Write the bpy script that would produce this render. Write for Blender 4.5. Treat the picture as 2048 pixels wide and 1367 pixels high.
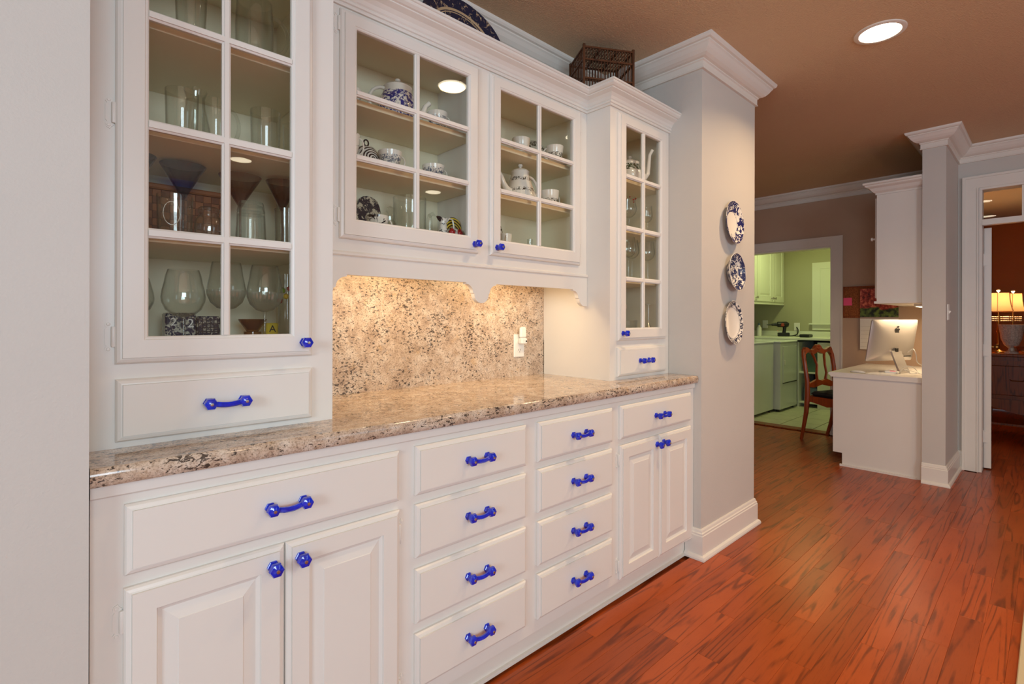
import bpy, math, random
from mathutils import Vector, Matrix
R = math.radians
for o in list(bpy.data.objects):
    bpy.data.objects.remove(o)
SC = bpy.context.scene
COL = SC.collection

# ------------------------------------------------------------------ camera
CAMZ = 1.19
YAW = 0.8263
cam_d = bpy.data.cameras.new('camera')
cam_d.sensor_fit = 'HORIZONTAL'
cam_d.sensor_width = 36.0
cam_d.lens = 36.0 * 1000.0 / 2048.0
cam_d.shift_y = -45.9 / 2048.0
cam_d.clip_start = 0.02
cam = bpy.data.objects.new('camera', cam_d)
COL.objects.link(cam)
_d = Vector((math.cos(YAW), math.sin(YAW), 0))
_r = Vector((math.sin(YAW), -math.cos(YAW), 0))
_u = Vector((0, 0, 1))
ROLL = 0.0024
_r2 = _r * math.cos(ROLL) + _u * math.sin(ROLL)
_u2 = _u * math.cos(ROLL) - _r * math.sin(ROLL)
cam.matrix_world = Matrix(((_r2.x, _u2.x, -_d.x, 0), (_r2.y, _u2.y, -_d.y, 0), (_r2.z, _u2.z, -_d.z, CAMZ), (0, 0, 0, 1)))
SC.camera = cam

# ------------------------------------------------------------------ world, exposure
world = bpy.data.worlds.new('world')
SC.world = world
world.use_nodes = True
world.node_tree.nodes['Background'].inputs[0].default_value = (0.75, 0.85, 1.0, 1)
world.node_tree.nodes['Background'].inputs[1].default_value = 0.6
SC.view_settings.view_transform = 'Standard'
SC.view_settings.look = 'None'
SC.view_settings.gamma = 1.0
SC.view_settings.use_curve_mapping = False
SC.view_settings.exposure = -0.07

WIN_W = 92.0
WARM = (1.0, 0.68, 0.37)
SC.cycles.transparent_max_bounces = 32
SC.cycles.adaptive_threshold = 0.03

def area_light(name, loc, rot, sx, sy, power, color, spread=180, disk=False):
    l = bpy.data.lights.new(name, 'AREA')
    l.shape = 'DISK' if disk else 'RECTANGLE'
    l.size = sx
    if not disk:
        l.size_y = sy
    l.energy = power
    l.color = color
    l.spread = R(spread)
    o = bpy.data.objects.new(name, l)
    o.location = loc
    o.rotation_euler = rot
    COL.objects.link(o)
    return o

# daylight entering through the windows behind and to the left of the camera
area_light('window_daylight', (-0.35, -3.34, 1.75), (R(-90), 0, R(180)), 1.7, 1.15, WIN_W, (0.68, 0.86, 1.0))
area_light('window_daylight', (2.75, -3.34, 1.55), (R(-90), 0, R(180)), 1.1, 1.5, WIN_W * 0.08, (0.68, 0.86, 1.0))
area_light('window_daylight', (-3.04, -1.0, 1.75), (0, R(-90), 0), 1.15, 1.55, WIN_W * 0.75, (0.66, 0.85, 1.0))

# ------------------------------------------------------------------ materials
def srgb(r, g, b):
    f = lambda c: (c / 255 / 12.92) if c / 255 <= 0.04045 else ((c / 255 + 0.055) / 1.055) ** 2.4
    return (f(r), f(g), f(b), 1)

class N:
    def __init__(s, name):
        s.m = bpy.data.materials.new(name)
        s.m.use_nodes = True
        s.t = s.m.node_tree
        s.b = s.t.nodes['Principled BSDF']
        s.out = s.t.nodes['Material Output']
    def n(s, typ, **kw):
        nd = s.t.nodes.new(typ)
        for k, v in kw.items():
            if k.startswith('i_'):
                key = k[2:]
                key = int(key) if key.isdigit() else key.replace('_', ' ')
                nd.inputs[key].default_value = v
            else:
                setattr(nd, k, v)
        return nd
    def l(s, a, b):
        s.t.links.new(a, b)
    def coord(s, kind='Object', scale=(1, 1, 1), rand=0.0, rot=(0, 0, 0)):
        if kind == 'World':
            out = s.n('ShaderNodeNewGeometry').outputs['Position']
        else:
            out = s.n('ShaderNodeTexCoord').outputs[kind]
        if rand:
            oi = s.n('ShaderNodeObjectInfo')
            mu = s.n('ShaderNodeMath', operation='MULTIPLY', i_1=rand)
            s.l(oi.outputs['Random'], mu.inputs[0])
            ad = s.n('ShaderNodeVectorMath', operation='ADD')
            s.l(out, ad.inputs[0])
            s.l(mu.outputs[0], ad.inputs[1])
            out = ad.outputs[0]
        mp = s.n('ShaderNodeMapping')
        mp.inputs['Scale'].default_value = scale
        mp.inputs['Rotation'].default_value = rot
        s.l(out, mp.inputs['Vector'])
        return mp.outputs[0]
    def noise(s, vec, scale, detail=3, rough=0.5, dist=0.0):
        nd = s.n('ShaderNodeTexNoise')
        nd.inputs['Scale'].default_value = scale
        nd.inputs['Detail'].default_value = detail
        nd.inputs['Roughness'].default_value = rough
        nd.inputs['Distortion'].default_value = dist
        s.l(vec, nd.inputs['Vector'])
        return nd.outputs['Fac']
    def ramp(s, fac, stops, mode='LINEAR'):
        nd = s.n('ShaderNodeValToRGB')
        cr = nd.color_ramp
        cr.interpolation = mode
        while len(cr.elements) < len(stops):
            cr.elements.new(0.5)
        for e, (p, c) in zip(cr.elements, stops):
            e.position = p
            e.color = c if len(c) == 4 else (*c, 1)
        s.l(fac, nd.inputs[0])
        return nd.outputs[0]
    def mix(s, fac, a, b, mode='MIX'):
        nd = s.n('ShaderNodeMix', data_type='RGBA', blend_type=mode)
        for sock, v in ((nd.inputs[0], fac), (nd.inputs[6], a), (nd.inputs[7], b)):
            if hasattr(v, 'is_linked'):
                s.l(v, sock)
            else:
                sock.default_value = v
        return nd.outputs[2]
    def math(s, op, a, b=0.0):
        nd = s.n('ShaderNodeMath', operation=op)
        for sock, v in ((nd.inputs[0], a), (nd.inputs[1], b)):
            if hasattr(v, 'is_linked'):
                s.l(v, sock)
            else:
                sock.default_value = v
        return nd.outputs[0]
    def bump(s, h, strength=0.2, dist=0.002):
        b = s.n('ShaderNodeBump')
        b.inputs['Strength'].default_value = strength
        b.inputs['Distance'].default_value = dist
        s.l(h, b.inputs['Height'])
        s.l(b.outputs[0], s.b.inputs['Normal'])
    def set(s, **kw):
        for k, v in kw.items():
            k = k.replace('_', ' ')
            if hasattr(v, 'is_linked'):
                s.l(v, s.b.inputs[k])
            else:
                s.b.inputs[k].default_value = v
        return s

BW = [(0, 0, 0, 1), (1, 1, 1, 1)]
M = {}

def paint(name, col, rough=0.45, bscale=0, bstr=0.15, bdist=0.001, var=0.04, spec=0.5):
    a = N(name)
    v = a.coord('World')
    nz = a.noise(v, 3.0, 3)
    dark = tuple(c * (1 - var) for c in col[:3]) + (1,)
    lite = tuple(min(1, c * (1 + var)) for c in col[:3]) + (1,)
    a.set(Base_Color=a.mix(nz, dark, lite), Roughness=rough)
    a.b.inputs['Specular IOR Level'].default_value = spec
    if bscale:
        a.bump(a.noise(v, bscale, 3), bstr, bdist)
    M[name] = a.m
    return a.m

paint('cabinet_paint', srgb(229, 224, 216), 0.34, 90, 0.05, 0.0006)
paint('cabinet_inside', srgb(240, 230, 202), 0.5, 90, 0.05, 0.0006)
paint('trim_paint', srgb(229, 222, 212), 0.36, 60, 0.05, 0.0006)
paint('wall_paint', srgb(203, 197, 189), 0.6, 220, 0.35, 0.0012)
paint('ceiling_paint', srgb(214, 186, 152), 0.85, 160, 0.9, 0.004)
paint('hall_paint', srgb(190, 160, 136), 0.65, 220, 0.3, 0.001)
paint('rust_paint', srgb(200, 112, 50), 0.7, 220, 0.3, 0.001)
paint('laundry_paint', srgb(176, 172, 140), 0.65, 200, 0.2, 0.001)
paint('laundry_white', srgb(226, 226, 208), 0.4)
paint('appliance_white', srgb(222, 225, 222), 0.25)
paint('plastic_white', srgb(238, 234, 226), 0.35)
paint('paper_white', srgb(236, 232, 226), 0.8)
paint('porcelain', srgb(236, 230, 220), 0.12, var=0.01)
paint('black_fabric', srgb(26, 24, 26), 0.9, 300, 0.4, 0.001)
paint('black_plastic', srgb(22, 22, 24), 0.4)
paint('dark_slot', srgb(40, 36, 32), 0.7)
paint('pink_paper', srgb(255, 92, 140), 0.7)
paint('yellow_glaze', srgb(240, 205, 60), 0.15)
paint('red_glaze', srgb(176, 26, 26), 0.15)
paint('green_glaze', srgb(120, 170, 50), 0.2)
paint('dark_glaze', srgb(30, 28, 40), 0.15)
paint('box_grey_blue', srgb(110, 130, 150), 0.5)
paint('box_green', srgb(80, 110, 90), 0.5)
paint('orange_tool', srgb(150, 60, 40), 0.4)
paint('rug_beige', srgb(196, 182, 150), 0.95, 400, 0.6, 0.002)
paint('fabric_shade', srgb(240, 222, 180), 0.8)
paint('splint', srgb(150, 90, 52), 0.7, 200, 0.3, 0.001, 0.2)
paint('splint_dark', srgb(118, 66, 38), 0.7, 200, 0.3, 0.001, 0.2)
paint('blush_box', srgb(226, 190, 166), 0.6)

a = N('metal'); a.set(Base_Color=srgb(190, 186, 180), Metallic=1.0, Roughness=0.25); M['metal'] = a.m
a = N('aluminium'); a.set(Base_Color=srgb(205, 200, 196), Metallic=0.75, Roughness=0.38); M['aluminium'] = a.m
a = N('brass'); a.set(Base_Color=srgb(170, 120, 60), Metallic=1.0, Roughness=0.3); M['brass'] = a.m
a = N('black_gloss'); a.set(Base_Color=srgb(24, 22, 24), Roughness=0.15); M['black_gloss'] = a.m

# cobalt pressed glass of the pulls and knobs
a = N('cobalt_glass')
v = a.coord('World')
a.set(Base_Color=a.mix(a.noise(v, 70, 2), srgb(2, 16, 140), srgb(8, 56, 235)), Roughness=0.05, IOR=1.52)
a.b.inputs['Coat Weight'].default_value = 0.6
a.b.inputs['Coat Roughness'].default_value = 0.03
M['cobalt_glass'] = a.m

def thin_glass(name, tint, edge, rough=0.0, ior=1.45, edgepow=4.0):
    a = N(name)
    lw = a.n('ShaderNodeLayerWeight'); lw.inputs['Blend'].default_value = 0.5
    tr = a.n('ShaderNodeBsdfTransparent')
    a.l(a.mix(a.math('POWER', lw.outputs['Facing'], edgepow), tint, edge), tr.inputs[0])
    gl = a.n('ShaderNodeBsdfGlossy'); gl.inputs['Roughness'].default_value = rough
    f0 = ((ior - 1) / (ior + 1)) ** 2
    fr = a.math('ADD', a.math('MULTIPLY', a.math('POWER', lw.outputs['Facing'], 5.0), 1 - f0), f0)
    mx = a.n('ShaderNodeMixShader')
    a.l(fr, mx.inputs[0]); a.l(tr.outputs[0], mx.inputs[1]); a.l(gl.outputs[0], mx.inputs[2])
    a.l(mx.outputs[0], a.out.inputs[0])
    M[name] = a.m
thin_glass('pane_glass', (0.985, 0.99, 0.975, 1), (0.985, 0.99, 0.975, 1), 0.0, 1.45)
thin_glass('drinking_glass', (0.97, 0.98, 0.97, 1), (0.60, 0.62, 0.60, 1), 0.015, 1.75, 5.0)
thin_glass('blue_tint_glass', (0.62, 0.70, 0.88, 1), (0.16, 0.22, 0.62, 1), 0.02, 1.5, 2.0)
thin_glass('pink_tint_glass', (0.80, 0.70, 0.68, 1), (0.42, 0.26, 0.26, 1), 0.02, 1.5, 2.0)
thin_glass('brown_tint_glass', (0.74, 0.62, 0.58, 1), (0.32, 0.2, 0.16, 1), 0.02, 1.5, 2.0)
a = N('fluted_glass')
tr = a.n('ShaderNodeBsdfTransparent'); tr.inputs[0].default_value = (.96, .97, .96, 1)
df = a.n('ShaderNodeBsdfTranslucent'); df.inputs[0].default_value = (.9, .92, .9, 1)
gl = a.n('ShaderNodeBsdfGlossy'); gl.inputs['Roughness'].default_value = .12
m1 = a.n('ShaderNodeMixShader'); m1.inputs[0].default_value = .22
a.l(tr.outputs[0], m1.inputs[1]); a.l(df.outputs[0], m1.inputs[2])
m2 = a.n('ShaderNodeMixShader'); m2.inputs[0].default_value = .16
a.l(m1.outputs[0], m2.inputs[1]); a.l(gl.outputs[0], m2.inputs[2]); a.l(m2.outputs[0], a.out.inputs[0])
M['fluted_glass'] = a.m
thin_glass('crystal', (0.92, 0.80, 0.70, 1), (0.6, 0.4, 0.3, 1), 0.08, 2.4, 3.0)
thin_glass('amber_glass', (0.72, 0.52, 0.30, 1), (0.35, 0.2, 0.08, 1), 0.02, 1.5, 2.0)

def emit(name, col, strength):
    a = N(name)
    e = a.n('ShaderNodeEmission'); e.inputs[0].default_value = col; e.inputs[1].default_value = strength
    a.l(e.outputs[0], a.out.inputs[0]); M[name] = a.m
emit('bulb_glow', (1.0, 0.86, 0.62, 1), 14.0)
emit('laundry_glow', (0.88, 1.0, 0.55, 1), 6.0)
emit('tube_glow', (1.0, 0.80, 0.50, 1), 9.0)
emit('red_led', (1.0, 0.12, 0.02, 1), 6.0)

# lamp shades glow: translucent cloth
a = N('shade_cloth')
tl = a.n('ShaderNodeBsdfTranslucent'); tl.inputs[0].default_value = srgb(255, 236, 205)
df = a.n('ShaderNodeBsdfDiffuse'); df.inputs[0].default_value = srgb(235, 215, 175)
mx = a.n('ShaderNodeMixShader'); mx.inputs[0].default_value = 0.35
a.l(df.outputs[0], mx.inputs[1]); a.l(tl.outputs[0], mx.inputs[2]); a.l(mx.outputs[0], a.out.inputs[0])
M['shade_cloth'] = a.m

# granite
def granite(name, rot, rough):
    a = N(name)
    v = a.coord('World', rot=rot)
    vs = a.coord('World', (1.0, 1.7, 1.7), rot=rot)
    base = a.ramp(a.noise(v, 26, 4, 0.6), [(0.34, srgb(184, 160, 138)), (0.50, srgb(206, 184, 162)), (0.66, srgb(220, 204, 186))])
    fine = a.ramp(a.noise(v, 260, 3, 0.7), [(0.38, (0.48, 0.42, 0.37)), (0.53, (1, 1, 1))])
    base = a.mix(0.7, base, fine, 'MULTIPLY')
    cluster = a.noise(v, 8, 3, 0.6)
    spk = a.noise(vs, 84, 4, 0.62, 0.7)
    s1 = a.math('ADD', spk, a.math('MULTIPLY', a.math('SUBTRACT', cluster, 0.5), 0.30))
    dark = a.ramp(s1, [(0.560, (0, 0, 0)), (0.610, (1, 1, 1))])
    greys = a.ramp(a.noise(vs, 34, 4, 0.6, 0.8), [(0.60, (0, 0, 0)), (0.70, (1, 1, 1))])
    base = a.mix(a.math('MULTIPLY', greys, 0.45), base, srgb(156, 150, 150))
    gold = a.ramp(a.noise(v, 30, 3), [(0.62, (0, 0, 0)), (0.74, (1, 1, 1))])
    base = a.mix(a.math('MULTIPLY', gold, 0.35), base, srgb(206, 164, 104))
    col = a.mix(a.math('MULTIPLY', dark, 0.90), base, srgb(44, 36, 34))
    a.set(Base_Color=col, Roughness=rough)
    M[name] = a.m
granite('granite', (0, R(28), 0), 0.08)
granite('granite_slab', (0, R(28), 0), 0.30)

# oak strip floor
def wood(name, c1, c2, dark, rough, rand, lscale=1.0, var=0.30, coat=0.0):
    a = N(name)
    v = a.coord('Object', (0.62 * lscale, 11 * lscale, 1), rand)
    field = a.noise(v, 1.0, 2.0, 0.42, 0.18)
    ln = a.math('SINE', a.math('MULTIPLY', field, 58.0))
    lines = a.ramp(a.math('ADD', a.math('MULTIPLY', ln, 0.5), 0.5), [(0.72, (0, 0, 0)), (0.995, (1, 1, 1))])
    breakup = a.ramp(a.noise(a.coord('Object', (3.2, 20, 1), rand), 1.6, 4, 0.6), [(0.34, (0, 0, 0)), (0.56, (1, 1, 1))])
    pores = a.ramp(a.noise(a.coord('Object', (14, 330, 1), rand), 1.0, 3, 0.6), [(0.56, (0, 0, 0)), (0.72, (1, 1, 1))])
    broad = a.noise(a.coord('Object', (2.0, 5, 1), rand), 1.4, 3)
    base = a.mix(broad, c1, c2)
    oi = a.n('ShaderNodeObjectInfo')
    val = a.ramp(oi.outputs['Random'], [(0.0, (1 - var,) * 3), (0.5, (1.0,) * 3), (1.0, (1 + var * 0.45,) * 3)])
    base = a.mix(1.0, base, val, 'MULTIPLY')
    base = a.mix(a.math('MULTIPLY', a.math('MULTIPLY', lines, breakup), 0.62), base, dark)
    base = a.mix(a.math('MULTIPLY', pores, 0.30), base, dark)
    a.set(Base_Color=base, Roughness=rough)
    if coat:
        a.b.inputs['Coat Weight'].default_value = coat
        a.b.inputs['Coat Roughness'].default_value = 0.18
    a.b.inputs['Specular IOR Level'].default_value = 0.35
    a.bump(a.noise(a.coord('World'), 14, 2), 0.05, 0.004)
    M[name] = a.m
wood('oak_floor', srgb(182, 88, 38), srgb(152, 64, 22), srgb(66, 27, 10), 0.32, 37.0, 1.0, 0.22)
wood('chair_wood', srgb(176, 84, 34), srgb(140, 58, 22), srgb(80, 32, 12), 0.28, 5.0, 3.0, 0.0)
wood('dresser_wood', srgb(160, 84, 38), srgb(124, 60, 26), srgb(50, 22, 8), 0.3, 5.0, 1.4, 0.0)
wood('cage_wood', srgb(104, 60, 28), srgb(78, 42, 18), srgb(26, 14, 8), 0.5, 5.0, 6.0, 0.0)

a = N('tile_ceramic')
v = a.coord('World')
a.set(Base_Color=a.mix(a.noise(v, 9, 4), srgb(206, 204, 178), srgb(178, 176, 148)), Roughness=0.35); M['tile_ceramic'] = a.m
paint('grout', srgb(120, 112, 92), 0.9)

# printed china: cobalt or black transfer print over white glaze
def china(name, ink, scale, lo, hi, z0=None, stripes=False, ground=(236, 230, 220), stretch=(1, 1, 1)):
    a = N(name)
    v = a.coord('Object', stretch)
    if stripes:
        w = a.n('ShaderNodeTexWave', wave_type='RINGS', rings_direction='Y')
        w.inputs['Scale'].default_value = scale; w.inputs['Distortion'].default_value = 2.5
        a.l(v, w.inputs['Vector']); f = w.outputs['Fac']
    else:
        f = a.noise(v, scale, 4, 0.65, 1.2)
    mask = a.ramp(f, [(lo, (0, 0, 0)), (hi, (1, 1, 1))])
    if z0:
        sep = a.n('ShaderNodeSeparateXYZ')
        a.l(a.n('ShaderNodeTexCoord').outputs['Object'], sep.inputs[0])
        tot = None
        for (b0, b1) in z0:
            p = a.math('MULTIPLY', a.math('GREATER_THAN', sep.outputs[2], b0), a.math('LESS_THAN', sep.outputs[2], b1))
            tot = p if tot is None else a.math('MAXIMUM', tot, p)
        mask = a.math('MULTIPLY', mask, tot)
    a.set(Base_Color=a.mix(mask, srgb(*ground), ink), Roughness=0.12)
    M[name] = a.m
china('willow_china', srgb(38, 44, 128), 60, 0.47, 0.52, [(0.012, 0.112)])
china('grey_china', srgb(92, 104, 124), 130, 0.47, 0.55, [(0.0, 0.044)])
china('zebra_china', srgb(34, 30, 38), 34, 0.45, 0.55, None, True)
china('black_plate_china', srgb(44, 42, 54), 44, 0.46, 0.50, None, False, (206, 192, 168))
china('sprig_china', srgb(58, 54, 40), 120, 0.50, 0.54, [(0.046, 0.062), (0.096, 0.112)])
china('sprig_cup_china', srgb(58, 54, 40), 120, 0.49, 0.53, [(0.018, 0.042)])
china('ivy_china', srgb(50, 70, 40), 70, 0.44, 0.50, [(0.070, 0.104)])
china('tin_print', srgb(28, 36, 66), 90, 0.44, 0.50, None, False, (190, 186, 170))
china('yellow_stripe', srgb(60, 50, 26), 30, 0.45, 0.55, None, True, (240, 208, 70))
china('cow_china', srgb(30, 28, 34), 48, 0.54, 0.57, None, False)
china('cut_crystal', srgb(186, 178, 166), 120, 0.45, 0.55, None, False, (226, 220, 206))

# plates with a printed rim: radius bands in the plate's own plane (local x,z)
def plate_china(name, ink, scale, bands, lo=0.46, hi=0.5, ground=(236, 228, 214), squash=1.0):
    a = N(name)
    tc = a.n('ShaderNodeTexCoord').outputs['Object']
    mp = a.n('ShaderNodeMapping'); mp.inputs['Scale'].default_value = (1, 0, squash)
    a.l(tc, mp.inputs['Vector'])
    ln = a.n('ShaderNodeVectorMath', operation='LENGTH'); a.l(mp.outputs[0], ln.inputs[0])
    f = a.ramp(a.noise(tc, scale, 4, 0.65, 1.0), [(lo, (0, 0, 0)), (hi, (1, 1, 1))])
    tot = None
    for (b0, b1, solid) in bands:
        p = a.math('MULTIPLY', a.math('GREATER_THAN', ln.outputs['Value'], b0), a.math('LESS_THAN', ln.outputs['Value'], b1))
        p = p if solid else a.math('MULTIPLY', p, f)
        tot = p if tot is None else a.math('MAXIMUM', tot, p)
    a.set(Base_Color=a.mix(tot, srgb(*ground), ink), Roughness=0.12)
    M[name] = a.m
plate_china('plate_flow_blue', srgb(38, 40, 92), 34, [(0.060, 0.110, False), (0.110, 0.1135, True)], 0.46, 0.50)
plate_china('plate_willow', srgb(48, 56, 92), 48, [(0.0, 0.058, False), (0.058, 0.061, True), (0.066, 0.096, False), (0.096, 0.0985, True)], 0.44, 0.49)
plate_china('plate_border', srgb(52, 54, 76), 52, [(0.086, 0.112, False), (0.0825, 0.084, True), (0.1135, 0.116, True)], 0.47, 0.51)
plate_china('plate_sprig', srgb(66, 58, 38), 105, [(0.054, 0.076, False), (0.078, 0.0815, True)], 0.46, 0.50, (222, 210, 190))
plate_china('platter_blue', srgb(34, 36, 58), 50, [(0.0, 0.13, False), (0.15, 0.205, False), (0.134, 0.139, False), (0.205, 0.26, True)], 0.36, 0.44, (188, 160, 124), 1.28)

# woven basket
a = N('wicker')
v = a.coord('Object')
br = a.n('ShaderNodeTexBrick'); br.inputs['Scale'].default_value = 26
br.inputs['Color1'].default_value = srgb(140, 82, 46); br.inputs['Color2'].default_value = srgb(104, 58, 32)
br.inputs['Mortar'].default_value = srgb(44, 22, 12); br.inputs['Mortar Size'].default_value = 0.05
mp = a.n('ShaderNodeMapping'); mp.inputs['Rotation'].default_value = (R(90), 0, 0)
a.l(v, mp.inputs[0]); a.l(mp.outputs[0], br.inputs['Vector'])
a.set(Base_Color=br.outputs['Color'], Roughness=0.7); M['wicker'] = a.m

# cork and the printed calendar picture (autumn trees over a road)
a = N('cork')
v = a.coord('World')
a.set(Base_Color=a.ramp(a.noise(v, 120, 4, 0.7), [(0.35, srgb(112, 58, 26)), (0.65, srgb(176, 104, 56))]), Roughness=0.9); M['cork'] = a.m
a = N('calendar_print')
tc = a.coord('Object')
sep = a.n('ShaderNodeSeparateXYZ'); a.l(tc, sep.inputs[0])
leaf = a.ramp(a.noise(tc, 30, 4, 0.7), [(0.35, srgb(70, 24, 20)), (0.5, srgb(170, 62, 52)), (0.66, srgb(226, 130, 100))])
grn = a.ramp(a.noise(tc, 26, 3), [(0.4, srgb(26, 34, 18)), (0.65, srgb(110, 130, 50))])
low = a.ramp(a.math('ADD', sep.outputs[2], a.math('MULTIPLY', a.math('SUBTRACT', a.noise(tc, 8, 2), 0.5), 0.12)), [(0.0, (1, 1, 1)), (0.012, (0, 0, 0))])
col = a.mix(low, leaf, grn)
road = a.math('LESS_THAN', sep.outputs[2], -0.082)
col = a.mix(road, col, srgb(176, 150, 136))
a.set(Base_Color=col, Roughness=0.5); M['calendar_print'] = a.m

# ------------------------------------------------------------------ mesh helpers
WL = {}
class MB:
    def __init__(s):
        s.v = []; s.f = []; s.mi = []; s.sm = []
    def add(s, verts, faces, mi=0, smooth=False):
        k = len(s.v)
        s.v += [tuple(p) for p in verts]
        for f in faces:
            s.f.append([i + k for i in f]); s.mi.append(mi); s.sm.append(smooth)
        return s
    def box(s, x0, x1, y0, y1, z0, z1, mi=0):
        v = [(x0, y0, z0), (x1, y0, z0), (x1, y1, z0), (x0, y1, z0), (x0, y0, z1), (x1, y0, z1), (x1, y1, z1), (x0, y1, z1)]
        return s.add(v, [(0, 3, 2, 1), (4, 5, 6, 7), (0, 1, 5, 4), (1, 2, 6, 5), (2, 3, 7, 6), (3, 0, 4, 7)], mi)
    def cbox(s, x0, x1, y0, y1, z0, z1, c=0.003, mi=0):
        """box with chamfered edges along all three axes"""
        P = []
        def ring(z, i):
            return [(x0 + i + c, y0 + i, z), (x1 - i - c, y0 + i, z), (x1 - i, y0 + i + c, z), (x1 - i, y1 - i - c, z),
                    (x1 - i - c, y1 - i, z), (x0 + i + c, y1 - i, z), (x0 + i, y1 - i - c, z), (x0 + i, y0 + i + c, z)]
        rings = [ring(z0, c * 0.9), ring(z0 + c, 0), ring(z1 - c, 0), ring(z1, c * 0.9)]
        v = [p for r in rings for p in r]
        f = [tuple(range(7, -1, -1)), tuple(range(24, 32))]
        for k in range(3):
            for i in range(8):
                j = (i + 1) % 8
                f.append((k * 8 + i, k * 8 + j, k * 8 + 8 + j, k * 8 + 8 + i))
        return s.add(v, f, mi)
    def prism(s, poly, axis, a0, a1, mi=0, smooth=False):
        """extrude a 2D outline: axis 'y' -> outline in (x,z); 'x' -> (y,z); 'z' -> (x,y)"""
        n = len(poly)
        area = sum(poly[i][0] * poly[(i + 1) % n][1] - poly[(i + 1) % n][0] * poly[i][1] for i in range(n))
        if area < 0:
            poly = poly[::-1]
        if axis == 'y':
            mk = lambda p, a: (p[0], a, p[1]); flip = True
        elif axis == 'x':
            mk = lambda p, a: (a, p[0], p[1]); flip = False
        else:
            mk = lambda p, a: (p[0], p[1], a); flip = False
        v = [mk(p, a0) for p in poly] + [mk(p, a1) for p in poly]
        f = [tuple(range(n - 1, -1, -1)), tuple(range(n, 2 * n))] + [(i, (i + 1) % n, n + (i + 1) % n, n + i) for i in range(n)]
        if flip:
            f = [tuple(reversed(q)) for q in f]
        return s.add(v, f, mi, smooth)
    def loops(s, lps, cap=True, mi=0):
        """nested rectangles facing -Y: each (x0,x1,z0,z1,y)"""
        v = []
        for (x0, x1, z0, z1, y) in lps:
            v += [(x0, y, z0), (x1, y, z0), (x1, y, z1), (x0, y, z1)]
        f = []
        for k in range(len(lps) - 1):
            for i in range(4):
                j = (i + 1) % 4
                f.append((k * 4 + i, k * 4 + j, k * 4 + 4 + j, k * 4 + 4 + i))
        if cap:
            k = (len(lps) - 1) * 4
            f.append((k, k + 1, k + 2, k + 3))
        return s.add(v, f, mi)
    def lathe(s, prof, c=(0, 0, 0), n=24, mi=0, smooth=True, axis='z', sx=1.0, sy=1.0, rib=0.0, ribn=0, ribr=None):
        """turn (r,h) profile; r==0 ends close to a point"""
        v = []; idx = []
        for k, (r, h) in enumerate(prof):
            if r <= 1e-6:
                idx.append([len(v)]); v.append((0, 0, h)); continue
            row = []
            for i in range(n):
                t = 2 * math.pi * i / n
                rr = r
                if rib and (ribr is None or ribr[0] <= h <= ribr[1]):
                    rr = r * (1 + rib * math.cos(ribn * t))
                row.append(len(v)); v.append((rr * math.cos(t) * sx, rr * math.sin(t) * sy, h))
            idx.append(row)
        f = []
        for a, b in zip(idx, idx[1:]):
            for i in range(n):
                j = (i + 1) % n
                if len(a) == 1 and len(b) == 1: break
                if len(a) == 1: f.append((a[0], b[j], b[i])) if False else f.append((a[0], b[i], b[j])[::-1])
                elif len(b) == 1: f.append((a[i], a[j], b[0]))
                else: f.append((a[i], a[j], b[j], b[i]))
        if axis == 'y':      # axis h points towards -Y
            v = [(x, -h, y) for x, y, h in v]
        elif axis == 'x':
            v = [(h, x, y) for x, y, h in v]
        v = [(x + c[0], y + c[1], z + c[2]) for x, y, z in v]
        return s.add(v, f, mi, smooth)
    def tube(s, path, r, n=8, mi=0, smooth=True, closed=False, flat=1.0, up=(0, 0, 1)):
        path = [Vector(p) for p in path]
        rs = r if isinstance(r, (list, tuple)) else [r] * len(path)
        m = len(path); v = []; prev = None
        for i, p in enumerate(path):
            if closed: t = path[(i + 1) % m] - path[i - 1]
            else: t = path[min(i + 1, m - 1)] - path[max(i - 1, 0)]
            if t.length < 1e-9: t = Vector((0, 0, 1))
            t.normalize()
            if prev is None:
                ref = Vector(up)
                if abs(t.dot(ref)) > 0.95: ref = Vector((1, 0, 0))
                a = (ref - t * ref.dot(t)).normalized()
            else:
                a = (prev - t * prev.dot(t)).normalized()
            prev = a; b = t.cross(a)
            for k in range(n):
                q = 2 * math.pi * (k + 0.5) / n
                v.append(p + a * (rs[i] * flat * math.cos(q)) + b * (rs[i] * math.sin(q)))
        f = []
        for i in range(m if closed else m - 1):
            i2 = (i + 1) % m
            for k in range(n):
                k2 = (k + 1) % n
                f.append((i * n + k, i * n + k2, i2 * n + k2, i2 * n + k))
        if not closed:
            f.append(tuple(range(n - 1, -1, -1))); f.append(tuple(range((m - 1) * n, m * n)))
        return s.add(v, f, mi, smooth)
    def sweep(s, prof, path, i0=0, i1=None, mi=0):
        """sweep (out,z) profile along an xy polyline; out = right-hand side; mitred; builds segments i0..i1"""
        i1 = len(path) - 1 if i1 is None else i1
        def nrm(a, b):
            d = Vector((b[0] - a[0], b[1] - a[1])).normalized(); return Vector((d.y, -d.x))
        v = []
        for i in range(i0, i1 + 1):
            if i == 0: o = nrm(path[0], path[1])
            elif i == len(path) - 1: o = nrm(path[-2], path[-1])
            else:
                a = nrm(path[i - 1], path[i]); b = nrm(path[i], path[i + 1]); o = (a + b) / (1 + a.dot(b))
            for (r, z) in prof:
                v.append((path[i][0] + o.x * r, path[i][1] + o.y * r, z))
        n = len(prof); f = []
        for k in range(i1 - i0):
            for j in range(n):
                j2 = (j + 1) % n
                f.append((k * n + j, k * n + j2, (k + 1) * n + j2, (k + 1) * n + j))
        f.append(tuple(range(n))); f.append(tuple(range((i1 - i0) * n + n - 1, (i1 - i0) * n - 1, -1)))
        return s.add(v, f, mi)
    def xf(s, mat):
        s.v = [tuple(mat @ Vector(p)) for p in s.v]; return s
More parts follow.
